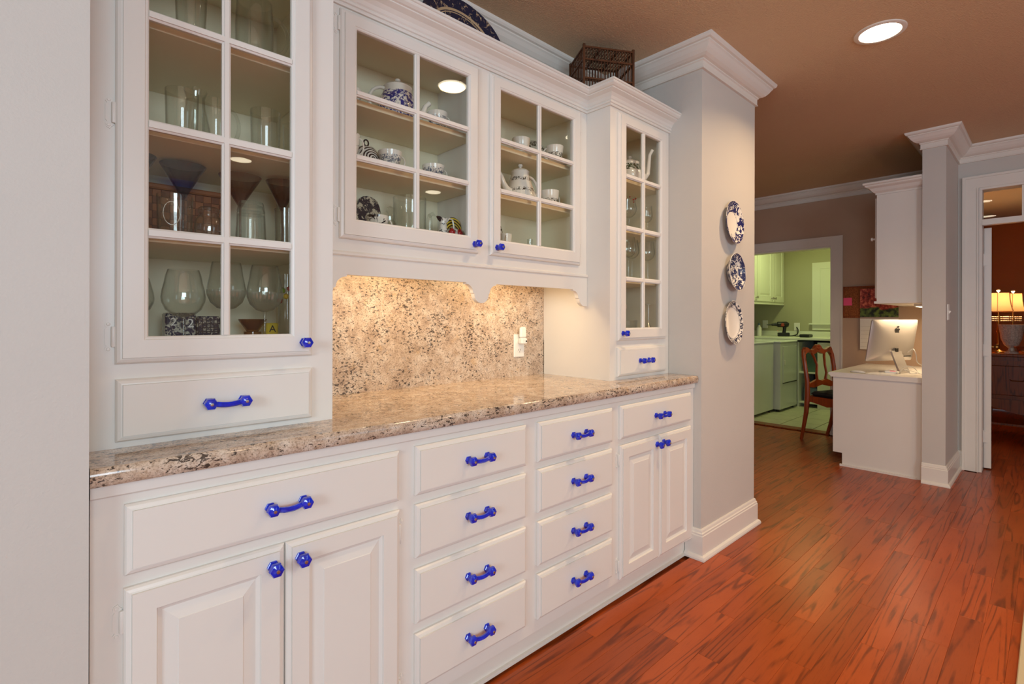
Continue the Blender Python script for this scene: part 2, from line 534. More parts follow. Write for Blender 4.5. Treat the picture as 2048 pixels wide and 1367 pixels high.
    def mesh(s, name, mats, origin):
        me = bpy.data.meshes.new(name)
        ox, oy, oz = origin
        me.from_pydata([(x - ox, y - oy, z - oz) for x, y, z in s.v], [], s.f)
        for m in (mats if isinstance(mats, (list, tuple)) else [mats]):
            me.materials.append(M[m])
        me.polygons.foreach_set('material_index', s.mi)
        me.polygons.foreach_set('use_smooth', s.sm)
        if any(s.sm):
            me.set_sharp_from_angle(angle=R(38))
        me.update()
        return me
    def obj(s, name, mats, parent=None, at=None):
        if at is None:
            lo = [min(p[i] for p in s.v) for i in range(3)]; hi = [max(p[i] for p in s.v) for i in range(3)]
            at = ((lo[0] + hi[0]) / 2, (lo[1] + hi[1]) / 2, lo[2])
        o = bpy.data.objects.new(name, s.mesh(name, mats, at))
        COL.objects.link(o)
        pw = WL[parent.name] if parent else Vector((0, 0, 0))
        o.parent = parent
        o.location = Vector(at) - pw
        WL[o.name] = Vector(at)
        return o

def tag(o, label=None, cat=None, group=None, kind=None):
    if label: o['label'] = label
    if cat: o['category'] = cat
    if group: o['group'] = group
    if kind: o['kind'] = kind
    return o
def root(name, label, cat, loc=(0, 0, 0), group=None):
    o = bpy.data.objects.new(name, None); COL.objects.link(o)
    o.empty_display_size = 0.05
    o.location = loc; WL[o.name] = Vector(loc)
    return tag(o, label, cat, group)
def place(o, loc, rz=0.0, rx=0.0, ry=0.0):
    o.location = loc; o.rotation_euler = (rx, ry, rz); return o
def struct(o): o['kind'] = 'structure'; return o

# ------------------------------------------------------------------ dimensions
XL, XR, YP, XP = 0.051, 2.380, 1.1915, 3.026      # alcove sides, wall front plane, pillar end
YB = 1.806                                        # alcove back wall
ZC = 2.56                                         # ceiling
YT, YC, YBASE, YTOE = 1.372, 1.507, 1.232, 1.271  # face planes: tall units, centre unit, base units, toe kick
CT0, CT1 = 0.872, 0.909                           # counter
XT0, XT1 = 0.580, 1.869                           # inner sides of the tall units
XF, XD, YS0, YS1 = 5.94, 5.356, 0.527, 0.66       # far wall, door wall, desk stub wall
XS = 4.70

# ------------------------------------------------------------------ room shell
def wall(name, boxes, mat='wall_paint'):
    b = MB()
    for q in boxes: b.box(*q)
    return struct(b.obj(name, mat))
wall('wall_left', [(-3.0, XL, YP, 1.95, 0, ZC)])
wall('wall_alcove', [(XL, XR, YB, 1.95, 0, ZC)])
wall('wall_pillar', [(XR, XP, YP, 3.10, 0, ZC)])
wall('wall_hall', [(XP, XF, 3.0, 3.10, 0, ZC)], 'hall_paint')
wall('wall_far', [(XF, XF + .12, YS1, 1.572, 0, ZC), (XF, XF + .12, 2.43, 3.10, 0, ZC), (XF, XF + .12, 1.572, 2.43, 1.955, ZC)], 'hall_paint')
wall('wall_desk', [(XS, XF + .12, YS0, YS1, 0, ZC)])
wall('wall_door', [(XD, XD + .12, 0.405, YS0, 0, ZC), (XD, XD + .12, -0.46, 0.405, 2.225, ZC), (XD, XD + .12, -3.3, -0.46, 0, ZC)])
wall('wall_back', [(-3.0, -1.25, -3.42, -3.3, 0, ZC), (.55, 2.15, -3.42, -3.3, 0, ZC), (3.35, XD + .12, -3.42, -3.3, 0, ZC),
                   (-1.25, .55, -3.42, -3.3, 0, 1.1), (-1.25, .55, -3.42, -3.3, 2.35, ZC), (2.15, 3.35, -3.42, -3.3, 0, .75), (2.15, 3.35, -3.42, -3.3, 2.35, ZC)])
wall('wall_west', [(-3.12, -3.0, -3.42, -1.8, 0, ZC), (-3.12, -3.0, -.2, 1.95, 0, ZC), (-3.12, -3.0, -1.8, -.2, 0, 1.1), (-3.12, -3.0, -1.8, -.2, 2.35, ZC)])
wall('wall_lounge', [(XF + .12, 9.3, 0.66, 0.78, 0, ZC), (9.3, 9.42, -2.2, 0.78, 0, ZC), (XD + .12, 9.42, -2.32, -2.2, 0, ZC)], 'rust_paint')
wall('wall_laundry', [(8.2, 8.32, 1.3, 3.5, 0, ZC), (XF + .12, 8.32, 3.4, 3.52, 0, ZC), (XF + .12, 8.32, 1.3, 1.42, 0, ZC)], 'laundry_paint')
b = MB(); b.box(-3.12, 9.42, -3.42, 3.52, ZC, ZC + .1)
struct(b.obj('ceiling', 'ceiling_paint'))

# floor: sub-floor slab with strip planks laid over the part that shows
b = MB(); b.box(-3.12, XF + .06, -3.42, 3.1, -.08, -.012); b.box(XF + .06, 9.42, -3.42, .66, -.08, -.012)
floor = struct(b.obj('floor', 'oak_floor', at=(0, 0, 0)))
rng = random.Random(5)
PL = {}
def plank_mesh(L):
    if L not in PL:
        c = .0008; w = .0375 - .0001; h = L / 2 - .0001
        b = MB()
        v = [(-h, -w, -.0125), (h, -w, -.0125), (h, w, -.0125), (-h, w, -.0125), (-h, -w, -c), (h, -w, -c), (h, w, -c), (-h, w, -c),
             (-h + c, -w + c, 0), (h - c, -w + c, 0), (h - c, w - c, 0), (-h + c, w - c, 0)]
        f = [(8, 9, 10, 11)]
        for k in (0, 4):
            for i in range(4):
                j = (i + 1) % 4; f.append((k + i, k + j, k + 4 + j, k + 4 + i))
        b.add(v, f); PL[L] = b.mesh('plank', 'oak_floor', (0, 0, 0))
    return PL[L]
def lay(y, x0, x1, seams=None):
    x = x0 - rng.choice((0, .1, .2, .3, .4, .5))
    first = True
    while x < x1 - .04:
        L = rng.choice((.5, .6, .7, .8, .9, 1.0))
        if x + L > x1:
            L = max(.1, round((x1 - x) / .1) * .1); 
            if x + L > x1 + .05: L = round(L - .1, 1)
            L = round(L, 1)
            if L < .1: break
        if first and x < x0:
            L = round(L + .0, 1)
        first = False
        o = bpy.data.objects.new('plank', plank_mesh(round(L, 2)))
        COL.objects.link(o); o.parent = floor; o.location = (x + L / 2, y, 0)
        x += L
k = 0
for i in range(-21, 19):
    y = 1.0475 + .075 * i
    if y > 2.97: break
    if y < YTOE - .03:
        lay(y, .0 if y < YP else .0, (XD - .05 if y > .38 or y < -.43 else 7.0) if y < YS0 - .03 else XF - .05)
    else:
        lay(y, XP + .03, XF - .05)

# crown round the ceiling
CR = [(0, 2.437), (.013, 2.437), (.013, 2.441), (.010, 2.446), (.010, 2.474), (.016, 2.478), (.016, 2.484), (.030, 2.487), (.044, 2.495), (.058, 2.510), (.068, 2.526), (.074, 2.532),
      (.074, 2.538), (.084, 2.541), (.090, 2.549), (.092, 2.56), (0, 2.56)]
path = [(-3.0, YP), (XL, YP), (XL, YB), (XR, YB), (XR, YP), (XP, YP), (XP, 3.0), (XF, 3.0), (XF, YS1), (XS, YS1), (XS, YS0), (XD, YS0), (XD, -3.3)]
b = MB(); b.sweep(CR, path); struct(b.obj('trim_1', 'trim_paint'))
# baseboards with cap and shoe
BBP = [(0, 0), (.030, 0), (.030, .008), (.026, .018), (.018, .024), (.016, .024), (.016, .115), (.013, .119), (.013, .127), (.009, .131), (.007, .141), (.004, .147), (0, .147)]
def baseboard(name, pth):
    b = MB(); b.sweep(BBP, pth); return struct(b.obj(name, 'trim_paint'))
baseboard('baseboard_pillar', [(XR, 1.268), (XR, YP), (XP, YP), (XP, 3.0), (XF, 3.0), (XF, 2.54)])
baseboard('baseboard_left', [(-3.0, YP), (XL, YP), (XL, 1.228)])
baseboard('baseboard_desk', [(XS, YS1), (XS, YS0), (XD, YS0), (XD, .498)])
baseboard('baseboard_door', [(XD, -.56), (XD, -3.3)])
# laundry cased opening
b = MB()
b.box(XF - .018, XF, 1.468, 1.572, 0, 2.045).box(XF - .018, XF, 2.43, 2.53, 0, 2.045).box(XF - .018, XF, 1.572, 2.43, 1.955, 2.045)
b.box(XF - .024, XF - .018, 1.462, 1.478, 0, 2.051).box(XF - .024, XF - .018, 1.478, 2.53, 2.036, 2.051)
b.box(XF, XF + .12, 1.555, 1.574, 0, 1.957).box(XF, XF + .12, 2.428, 2.447, 0, 1.957).box(XF, XF + .12, 1.574, 2.428, 1.94, 1.957)
b.box(XF + .05, XF + .075, 1.574, 1.584, 0, 1.94)
struct(b.obj('trim_2', 'trim_paint'))
b = MB(); b.cbox(XF - .02, XF + .13, 1.575, 2.428, -.012, .006, .004); struct(b.obj('trim_3', 'dresser_wood'))
# casing of the lounge door and its transom
b = MB()
for (y0, y1, z0, z1) in ((.405, .495, 0, 2.315), (-.55, -.46, 0, 2.315), (-.46, .405, 2.225, 2.315)):
    b.box(XD - .018, XD, y0, y1, z0, z1)
b.box(XD - .028, XD - .018, .483, .500, 0, 2.32).box(XD - .028, XD - .018, -.555, .483, 2.303, 2.32)
b.box(XD - .024, XD, .405, .414, 0, 2.225)
b.box(XD - .01, XD + .12, .385, .405, 0, 2.225).box(XD - .01, XD + .12, -.46, -.44, 0, 2.225).box(XD - .01, XD + .12, -.44, .385, 2.208, 2.225)
struct(b.obj('trim_4', 'trim_paint'))
w1 = struct(MB().box(XD - .014, XD + .10, -.44, .385, 1.938, 1.975).obj('window_1', 'trim_paint'))
MB().box(XD - .018, XD - .014, -.44, .385, 1.93, 1.942).obj('rail_bead', 'trim_paint', w1)
for (y0, y1) in ((.157, .168), (-.20, -.185)):
    MB().box(XD + .01, XD + .07, y0, y1, 1.975, 2.208).obj('muntin', 'trim_paint', w1)
for (y0, y1) in ((.168, .385), (-.185, .157), (-.44, -.20)):
    MB().box(XD + .038, XD + .042, y0, y1, 1.975, 2.208).obj('pane', 'pane_glass', w1)
# open lounge door, hinged on its left jamb
dr = bpy.data.objects.new('door_1', None); COL.objects.link(dr); WL[dr.name] = Vector((0, 0, 0)); struct(dr)
b = MB(); b.cbox(0, .80, -.045, 0, .010, 1.925, .002); b.obj('door_slab', 'trim_paint', dr)
for z in (.26, .95, 1.67):
    b = MB(); b.box(-.014, .0, -.020, .004, z - .045, z + .045); b.lathe([(0, z - .05), (.006, z - .05), (.006, z + .05), (0, z + .05)], (-.006, .004, 0), 10)
    b.obj('hinge', 'trim_paint', dr)
b = MB(); b.lathe([(0, 0), (.02, 0), (.02, .006), (.009, .01), (.009, .03), (.026, .04), (.026, .055), (0, .062)], (.74, -.045, .95), 16, axis='y'); b.obj('door_knob', 'brass', dr)
place(dr, (XD + .135, .385, 0), R(4.5))
# windows in the wall behind the camera
for wn, (x0, x1, zs_) in (('window_2', (-1.25, .55, 1.1)), ('window_3', (2.15, 3.35, .75))):
    b = MB()
    b.box(x0 - .09, x0, -3.318, -3.30 + .0, zs_ - .09, 2.44).box(x1, x1 + .09, -3.318, -3.30, zs_ - .09, 2.44)
    for q in (x0, x1 - .05): b.box(q, q + .05, -3.40, -3.36, zs_, 2.35)
    for z in (zs_, (zs_ + 2.3) / 2, 2.30): b.box(x0 + .05, x1 - .05, -3.40, -3.36, z, z + .05)
    b.xf(Matrix.Translation((0, .018, 0)))
    struct(b.obj(wn, 'trim_paint'))

b = MB()
for q in (-1.8, -.25): b.box(-3.08, -3.05, q, q + .05, 1.1, 2.35)
for z in (1.1, 1.70, 2.30): b.box(-3.08, -3.05, -1.75, -.25, z, z + .05)
struct(b.obj('window_5', 'trim_paint'))

# ------------------------------------------------------------------ cabinet parts
def pull_end(b, x, y, z, s=1.0, depth=0.0):
    pr = [(0, 0), (.0125 * s, 0), (.0125 * s, .004), (.009 * s, .007), (.0075 * s, .013), (.010 * s, .017), (.0148 * s, .021), (.0155 * s, .027), (.0135 * s, .032), (.0062 * s, .0355), (0, .036)]
    b.lathe(pr, (x, y, z), 6, 0, False, 'y')
    b.lathe([(0, .0355), (.0042 * s, .0355), (.0036 * s, .0378), (0, .0382)], (x, y, z), 10, 1, True, 'y')
def pull(parent, x, z, y, half=.037):
    b = MB()
    for s in (-1, 1): pull_end(b, x + s * half, y, z)
    pts = []
    for i in range(9):
        t = -1 + 2 * i / 8
        pts.append((x + t * (half - .006), y - .022 - .006 * (1 - t * t), z - .004 * (1 - t * t)))
    b.tube(pts, .0066, 8, 0)
    return b.obj('pull', ['cobalt_glass', 'metal'], parent)
def knob(parent, x, z, y, s=1.1):
    b = MB(); pull_end(b, x, y, z, s)
    return b.obj('knob', ['cobalt_glass', 'metal'], parent)
def hinge(parent, x, z, y, side):
    """ornamental surface hinge: leaf on the frame, barrel along the door edge. side=-1: door is to the right"""
    b = MB()
    x0 = x + side * .016
    a0, a1 = min(x, x0), max(x, x0)
    xm = (a0 + a1) / 2
    out = []
    for (dx, dz) in ((.35, -.030), (.5, -.035), (.9, -.031), (1, -.024), (.8, -.020), (1, -.016), (1, .016), (.8, .020), (1, .024), (.9, .031), (.5, .035), (.35, .030), (.1, .026), (.1, -.026)):
        out.append((x + side * .016 * dx, z + dz))
    b.prism(out, 'y', y - .0022, y)
    b.lathe([(0, -.022), (.0035, -.022), (.0042, -.020), (.0042, .020), (.0035, .022), (0, .022)], (x + side * .002, y - .0055, z), 10)
    for dz in (-.027, .027): b.lathe([(0, 0), (.0035, 0), (.003, .0015), (0, .002)], (x + side * .010, y - .0022, z + dz), 10, axis='y')
    return b.obj('hinge', 'cabinet_paint', parent)
EDGE = [(0, 0), (0, .008), (.0035, .0125), (.009, .0145), (.0120, .0148), (.0125, .0142), (.0127, .0188)]
def front_loops(x0, x1, z0, z1, y):
    return [(x0 + i, x1 - i, z0 + i, z1 - i, y - d) for i, d in EDGE]
def drawer(parent, x0, x1, z0, z1, y, half=.037, pz=None):
    b = MB(); b.loops(front_loops(x0, x1, z0, z1, y))
    b.loops([(x0, x1, z0, z1, y), (x0, x1, z0, z1, y + .001)], False)
    o = b.obj('drawer', 'cabinet_paint', parent)
    pull(o, (x0 + x1) / 2, (z0 + z1) / 2 if pz is None else pz, y - .0185, half)
    return o
def panel_door(parent, x0, x1, z0, z1, y, kx, kz, hx, hs, hz, st=.052):
    b = MB()
    lp = front_loops(x0, x1, z0, z1, y)
    for i, d in ((st, .0185), (st + .002, .0125), (st + .007, .0105), (st + .010, .0095), (st + .036, .0150), (st + .0375, .0165)):
        lp.append((x0 + i, x1 - i, z0 + i, z1 - i, y - d))
    b.loops(lp)
    o = b.obj('door', 'cabinet_paint', parent)
    knob(o, kx, kz, y - .0185)
    for z in hz: hinge(o, hx, z, y, hs)
    return o
def glass_door(parent, x0, x1, z0, z1, y, cols, rows, kx, kz, hx, hs, hz):
    ox0, ox1 = cols[0][0], cols[-1][1]; oz0, oz1 = rows[0][0], rows[-1][1]
    b = MB()
    lp = front_loops(x0, x1, z0, z1, y)
    for i, d in ((.008, .0185), (.0065, .0165), (.0025, .0155), (0, .0125), (0, .0)):
        lp.append((ox0 - i, ox1 + i, oz0 - i, oz1 + i, y - d))
    lp.append(lp[0])
    b.loops(lp, False)
    o = b.obj('door', 'cabinet_paint', parent)
    def bar(p, lo, hi, vert):
        w0, w1 = p
        pr = [(w0, -.002), (w0, -.0105), (w0 + .004, -.0135), (w0 + .0045, -.0165), (w1 - .0045, -.0165), (w1 - .004, -.0135), (w1, -.0105), (w1, -.002)]
        bb = MB()
        if vert: pr = [(q[0], q[1] - (.0003 if q[1] < -.003 else 0)) for q in pr]
        if vert:
            bb.prism([(q[0], y + q[1]) for q in pr], 'z', lo, hi)
        else:
            bb.prism([(y + q[1], q[0]) for q in pr], 'x', lo, hi)
        bb.obj('muntin', 'cabinet_paint', o)
    for a, c in zip(cols, cols[1:]): bar((a[1], c[0]), oz0, oz1, True)
    for a, c in zip(rows, rows[1:]): bar((a[1], c[0]), ox0, ox1, False)
    for c in cols:
        for r in rows:
            MB().box(c[0] - .003, c[1] + .003, y - .0075, y - .0050, r[0] - .003, r[1] + .003).obj('pane', 'pane_glass', o)
    knob(o, kx, kz, y - .0185, 1.0)
    for z in hz: hinge(o, hx, z, y, hs)
    return o
def frame(parent, x0, x1, z0, z1, y, openings, t=.02):
    """face frame: plate with rectangular openings, from strips"""
    b = MB()
    xs = sorted({x0, x1, *[q for o in openings for q in o[:2]]}); zs = sorted({z0, z1, *[q for o in openings for q in o[2:]]})
    def hole(xm, zm): return any(o[0] < xm < o[1] and o[2] < zm < o[3] for o in openings)
    for i in range(len(xs) - 1):
        for j in range(len(zs) - 1):
            if not hole((xs[i] + xs[i + 1]) / 2, (zs[j] + zs[j + 1]) / 2):
                b.box(xs[i], xs[i + 1], y, y + t, zs[j], zs[j + 1])
    return b.obj('face_frame', 'cabinet_paint', parent)
CCR = [(0, 2.162), (.008, 2.162), (.010, 2.167), (.008, 2.172), (.013, 2.174), (.014, 2.180), (.012, 2.184), (.016, 2.188), (.021, 2.198), (.031, 2.209), (.045, 2.216), (.049, 2.218), (.049, 2.222), (.056, 2.224),
       (.064, 2.231), (.066, 2.236), (.066, 2.239), (.070, 2.241), (.070, 2.249), (0, 2.249)]
CPATH = [(XL, YT), (XT0, YT), (XT0, YC), (XT1, YC), (XT1, YT), (XR, YT)]
YIN = YB - .014
def carcass(parent, x0, x1, y0, z0, z1, lt=.018, rt=.018, parts=()):
    b = MB()
    b.box(x0, x0 + lt, y0, YIN, z0, z1, 0).box(x1 - rt, x1, y0, YIN, z0, z1, 0)
    for p in parts: b.box(p, p + .018, y0, YIN, z0, z1, 0)
    b.box(x0, x1, YIN, YB - .002, z0, z1, 1)
    b.box(x0 + lt, x1 - rt, y0, YIN, z1 - .018, z1, 1)
    b.box(x0 + lt, x1 - rt, y0, YIN, z0, z0 + .018, 1)
    # inside liners
    b.box(x0 + lt, x0 + lt + .001, y0, YIN, z0 + .018, z1 - .018, 1).box(x1 - rt - .001, x1 - rt, y0, YIN, z0 + .018, z1 - .018, 1)
    return b.obj('body', ['cabinet_paint', 'cabinet_inside'], parent)
def shelf(parent, x0, x1, y0, ztop):
    return MB().cbox(x0, x1, y0, YIN - .001, ztop - .019, ztop, .0015).obj('shelf', 'cabinet_inside', parent)

ROWS = [(1.150, 1.368), (1.390, 1.608), (1.630, 1.852), (1.873, 2.094)]
SHZ = (1.384, 1.628, 1.872)
BOT = 1.100                                       # inside floor of the tall units
# left tall unit
t1 = root('tall_cabinet', 'tall white glass-door hutch cabinet beside the grey wall, full of drinking glasses', 'cabinet', (.318, 1.58, CT1))
b = MB()
carcass(t1, XL + .003, XT0, YT + .02, BOT - .018, 2.19)
frame(t1, XL + .003, XT0, CT1, 2.19, YT, [(.140, .480, 1.10, 2.12), (.13, .49, .935, 1.045)])
MB().box(.13, .49, YT + .02, YIN, .935, 1.045).obj('drawer_box', 'cabinet_paint', t1)
for z in SHZ: shelf(t1, .0735, .5605, 1.402, z)
glass_door(t1, .100, .520, 1.091, 2.146, YT, [(.158, .3015), (.3205, .463)], ROWS, .4945, 1.127, .0995, -1, (1.15, 1.63, 2.06))
drawer(t1, .101, .520, .923, 1.058, YT)
MB().sweep(CCR, CPATH, 0, 2).obj('crown', 'cabinet_paint', t1)
# right tall unit
t2 = root('tall_cabinet', 'narrow white glass-door hutch cabinet at the far end, next to the plate wall', 'cabinet', (2.12, 1.58, CT1))
carcass(t2, XT1, XR - .003, YT + .02, BOT - .018, 2.19)
frame(t2, XT1, XR - .003, CT1, 2.19, YT, [(1.960, 2.292, 1.10, 2.12), (1.95, 2.30, .935, 1.045)])
MB().box(1.95, 2.30, YT + .02, YIN, .935, 1.045).obj('drawer_box', 'cabinet_paint', t2)
MB().box(XT1 + .018, XR - .021, YT + .02, YT + .04, 1.045, 1.083).obj('rail', 'cabinet_paint', t2)
MB().box(XT1, XT1 + .018, YT + .02, YB - .022, CT1, BOT - .018).obj('side_panel', 'cabinet_paint', t2)
for z in SHZ: shelf(t2, 1.8885, 2.3575, 1.402, z)
glass_door(t2, 1.918, 2.333, 1.091, 2.146, YT, [(1.976, 2.1155), (2.1345, 2.276)], ROWS, 1.945, 1.125, 2.334, 1, (1.15, 2.06))
drawer(t2, 1.918, 2.331, .925, 1.059, YT)
MB().sweep(CCR, CPATH, 3, 5).obj('crown', 'cabinet_paint', t2)
# centre wall unit
CR3 = [(1.503, 1.690), (1.710, 1.893), (1.913, 2.101)]
SHC = (1.706, 1.908)
CB = 1.487
t3 = root('wall_cabinet', 'white two-door glass wall cabinet holding china, above the granite backsplash', 'cabinet', (1.2245, 1.66, 1.25))
carcass(t3, XT0 + .001, XT1 - .001, YC + .02, CB - .018, 2.17, parts=(1.2155,))
frame(t3, XT0 + .001, XT1 - .001, 1.40, 2.19, YC, [(.690, 1.165, 1.48, 2.12), (1.300, 1.770, 1.48, 2.12)])
for z in SHC:
    shelf(t3, .600, 1.2145, 1.548, z); shelf(t3, 1.2345, 1.849, 1.548, z)
glass_door(t3, .655, 1.204, 1.440, 2.152, YC, [(.708, .920), (.940, 1.151)], CR3, 1.179, 1.473, .6545, -1, (1.512, 2.105))
glass_door(t3, 1.262, 1.809, 1.440, 2.152, YC, [(1.314, 1.527), (1.546, 1.755)], CR3, 1.292, 1.471, 1.8095, 1, (1.512, 2.08))
MB().sweep(CCR, CPATH, 2, 3).obj('crown', 'cabinet_paint', t3)
# scalloped valance
c0 = (XT0 + XT1) / 2
def half_outline():
    pts = []
    for i in range(0, 10):       # centre drop
        q = R(-90 + 90 * i / 9); pts.append((.036 * math.cos(q), 1.287 + .036 * math.sin(q)))
    pts.append((.041, 1.290))
    for i in range(0, 10):
        q = R(180 - 90 * i / 9); pts.append((.075 + .034 * math.cos(q), 1.290 + .032 * math.sin(q)))
    pts.append((.075, 1.328)); 
    e = XT1 - c0 - .001
    pts.append((e - .100, 1.328)); pts.append((e - .100, 1.322))
    for i in range(0, 10):
        q = R(90 - 90 * i / 9); pts.append((e - .100 + .036 * math.cos(q), 1.289 + .033 * math.sin(q)))
    pts.append((e - .058, 1.285))
    for i in range(0, 10):
        q = R(180 + 90 * i / 9); pts.append((e - .016 + .040 * math.cos(q), 1.285 + .034 * math.sin(q)))
    pts.append((e, 1.250))
    return pts
hp = half_outline()
out = [(c0 - x, z) for x, z in hp[::-1]] + [(c0 + x, z) for x, z in hp[1:]] + [(XT1 - .001, 1.388), (XT0 + .001, 1.388)]
b = MB(); b.prism(out, 'y', YC - .004, YC + .016)
b.obj('valance', 'cabinet_paint', t3)
b = MB(); b.prism([(YC + .02, 1.386), (YC - .006, 1.386), (YC - .010, 1.390), (YC - .010, 1.396), (YC - .004, 1.402), (YC + .02, 1.406)], 'x', XT0 + .001, XT1 - .001)
b.obj('moulding', 'cabinet_paint', t3)
b = MB(); b.box(XT0 + .002, XT1 - .002, YC + .02, YB - .022, 1.400, 1.412); b.obj('bottom_panel', 'cabinet_paint', t3)
for x in (.92, 1.52):
    b = MB(); b.cbox(x - .22, x + .22, YC + .03, YC + .07, 1.375, 1.3995, .003, 0); b.box(x - .20, x + .20, YC + .036, YC + .066, 1.3735, 1.3752, 1)
    b.obj('under_cabinet_light', ['plastic_white', 'tube_glow'], t3)
    area_light('under_cabinet_glow', (x, YC + .055, 1.370), (R(24), 0, 0), .40, .03, 1.7, (1.0, .72, .40), 170)

# base units
def base_unit(label, x0, x1):
    t = root('base_cabinet', label, 'cabinet', ((x0 + x1) / 2, 1.5, 0))
    b = MB(); b.box(x0 + .001, x1 - .001, YBASE + .02, YB - .002, .095, CT0 - .001); b.obj('body', 'cabinet_paint', t)
    MB().box(x0, x1, YBASE, YBASE + .02, .095, CT0 - .001).obj('face_frame', 'cabinet_paint', t)
    MB().box(x0, x1, YTOE, YTOE + .02, 0.012, .095).box(x0, x1, YTOE - .010, YTOE + .02, 0, .012).obj('toe_kick', 'trim_paint', t)
    MB().prism([(YBASE, CT0 - .001), (YBASE - .008, CT0 - .001), (YBASE - .008, .849), (YBASE - .005, .846), (YBASE, .846)], 'x', x0, x1).obj('apron_strip', 'cabinet_paint', t)
    return t
DZ = [(.690, .829), (.513, .664), (.327, .481), (.140, .298)]
u = base_unit('white base cabinet with one wide drawer over two raised-panel doors, nearest the grey wall', XL + .003, .731)
drawer(u, .105, .706, .689, .827, YBASE, .037)
panel_door(u, .104, .4025, .110, .664, YBASE, .375, .622, .1035, -1, (.600, .170))
panel_door(u, .4055, .707, .110, .664, YBASE, .437, .624, .7075, 1, (.600, .170))
u = base_unit('white four-drawer base cabinet beside the wide-drawer unit, below the granite counter', .731, 1.2215)
for z0, z1 in DZ: drawer(u, .757, 1.193, z0, z1, YBASE)
u = base_unit('white four-drawer base cabinet next to the narrow two-door base unit', 1.2215, 1.7105)
for z0, z1 in DZ: drawer(u, 1.250, 1.683, z0, z1, YBASE)
u = base_unit('white base cabinet with narrow paired doors under one drawer, by the pillar', 1.7105, XR - .002)
drawer(u, 1.738, 2.331, .690, .829, YBASE)
panel_door(u, 1.738, 2.0335, .108, .664, YBASE, 2.008, .628, 1.7375, -1, (.605, .165))
panel_door(u, 2.0365, 2.333, .108, .664, YBASE, 2.062, .630, 2.3335, 1, (.605, .165))

# counter and backsplash
pr = [(YB - .002, CT0), (1.214, CT0)]
for i in range(9):
    q = R(270 - 180 * i / 8); pr.append((1.2135 + .0085 * math.cos(q), (CT0 + CT1) / 2 + .0185 * math.sin(q)))
pr += [(1.2145, CT1), (YB - .002, CT1)]
b = MB(); b.prism(pr, 'x', XL + .002, XR - .002, 0, True)
tag(b.obj('countertop', 'granite'), 'speckled cream and black granite countertop running over the white drawers', 'countertop')
b = MB(); b.box(XT0 + .001, XT1 - .001, YB - .020, YB - .002, CT1, 1.399)
tag(b.obj('backsplash', 'granite_slab'), 'speckled granite backsplash slab lit by the light under the wall cabinet', 'backsplash')
# outlet and night light
YO = YB - .020
o_ = root('wall_outlet', 'white double wall outlet on the granite backsplash', 'outlet', (1.690, YO, 1.005))
b = MB(); b.loops([(1.656, 1.724, 1.004, 1.116, YO), (1.656, 1.724, 1.004, 1.116, YO - .004), (1.659, 1.721, 1.007, 1.113, YO - .006)]); b.obj('cover_plate', 'plastic_white', o_)
for z in (1.037, 1.083):
    b = MB(); b.lathe([(.015, 0), (.015, .002), (0, .0022)], (1.690, YO - .006, z), 20, 0, False, 'y', 1.05, .85)
    for dx in (-.006, .006): b.box(1.690 + dx - .001, 1.690 + dx + .001, YO - .0086, YO - .008, z - .002, z + .007, 1)
    b.box(1.688, 1.692, YO - .0086, YO - .008, z - .010, z - .006, 1)
    b.obj('receptacle', ['plastic_white', 'dark_slot'], o_)
n_ = root('night_light', 'small white plug-in night light with clear shade in the upper outlet socket', 'night light', (1.698, YO - .02, 1.07))
b = MB(); b.cbox(1.676, 1.716, YO - .038, YO - .0095, 1.068, 1.098, .005); b.obj('base', 'plastic_white', n_)
b = MB(); b.cbox(1.674, 1.714, YO - .034, YO - .016, 1.0985, 1.152, .006); b.obj('shade', 'plastic_white', n_)
b = MB(); b.lathe([(0, 0), (.004, 0), (.004, .002), (0, .0025)], (1.706, YO - .038, 1.082), 10, axis='y'); b.obj('sensor', 'dark_slot', n_)

# ------------------------------------------------------------------ ceiling lights
for (x, y, pw, lab) in ((2.90, .566, 12.0, 'round recessed ceiling light near the crown-topped pillar'), (1.73, .60, 7.5, 'round recessed ceiling light in front of the middle glass cabinet'),
                    (1.20, -2.03, 11.0, 'round recessed ceiling light near the larger back window'), (3.03, -1.55, 15.0, 'round recessed ceiling light near the smaller back window')):
    t = root('ceiling_light', lab, 'ceiling light', (x, y, ZC), 'recessed ceiling lights')
    b = MB(); b.lathe([(.088, ZC), (.104, ZC), (.104, ZC - .004), (.098, ZC - .007), (.084, ZC - .006), (.082, ZC - .002), (.088, ZC)], (x, y, 0), 40); b.obj('trim_ring', 'trim_paint', t)
    b = MB(); b.lathe([(0, ZC - .0085), (.03, ZC - .0080), (.055, ZC - .0066), (.074, ZC - .0048), (.083, ZC - .0028)], (x, y, 0), 40); b.obj('lens', 'bulb_glow', t)
    area_light('can_glow', (x, y, ZC - .011), (0, 0, 0), .15, .15, pw, WARM, 140, True)

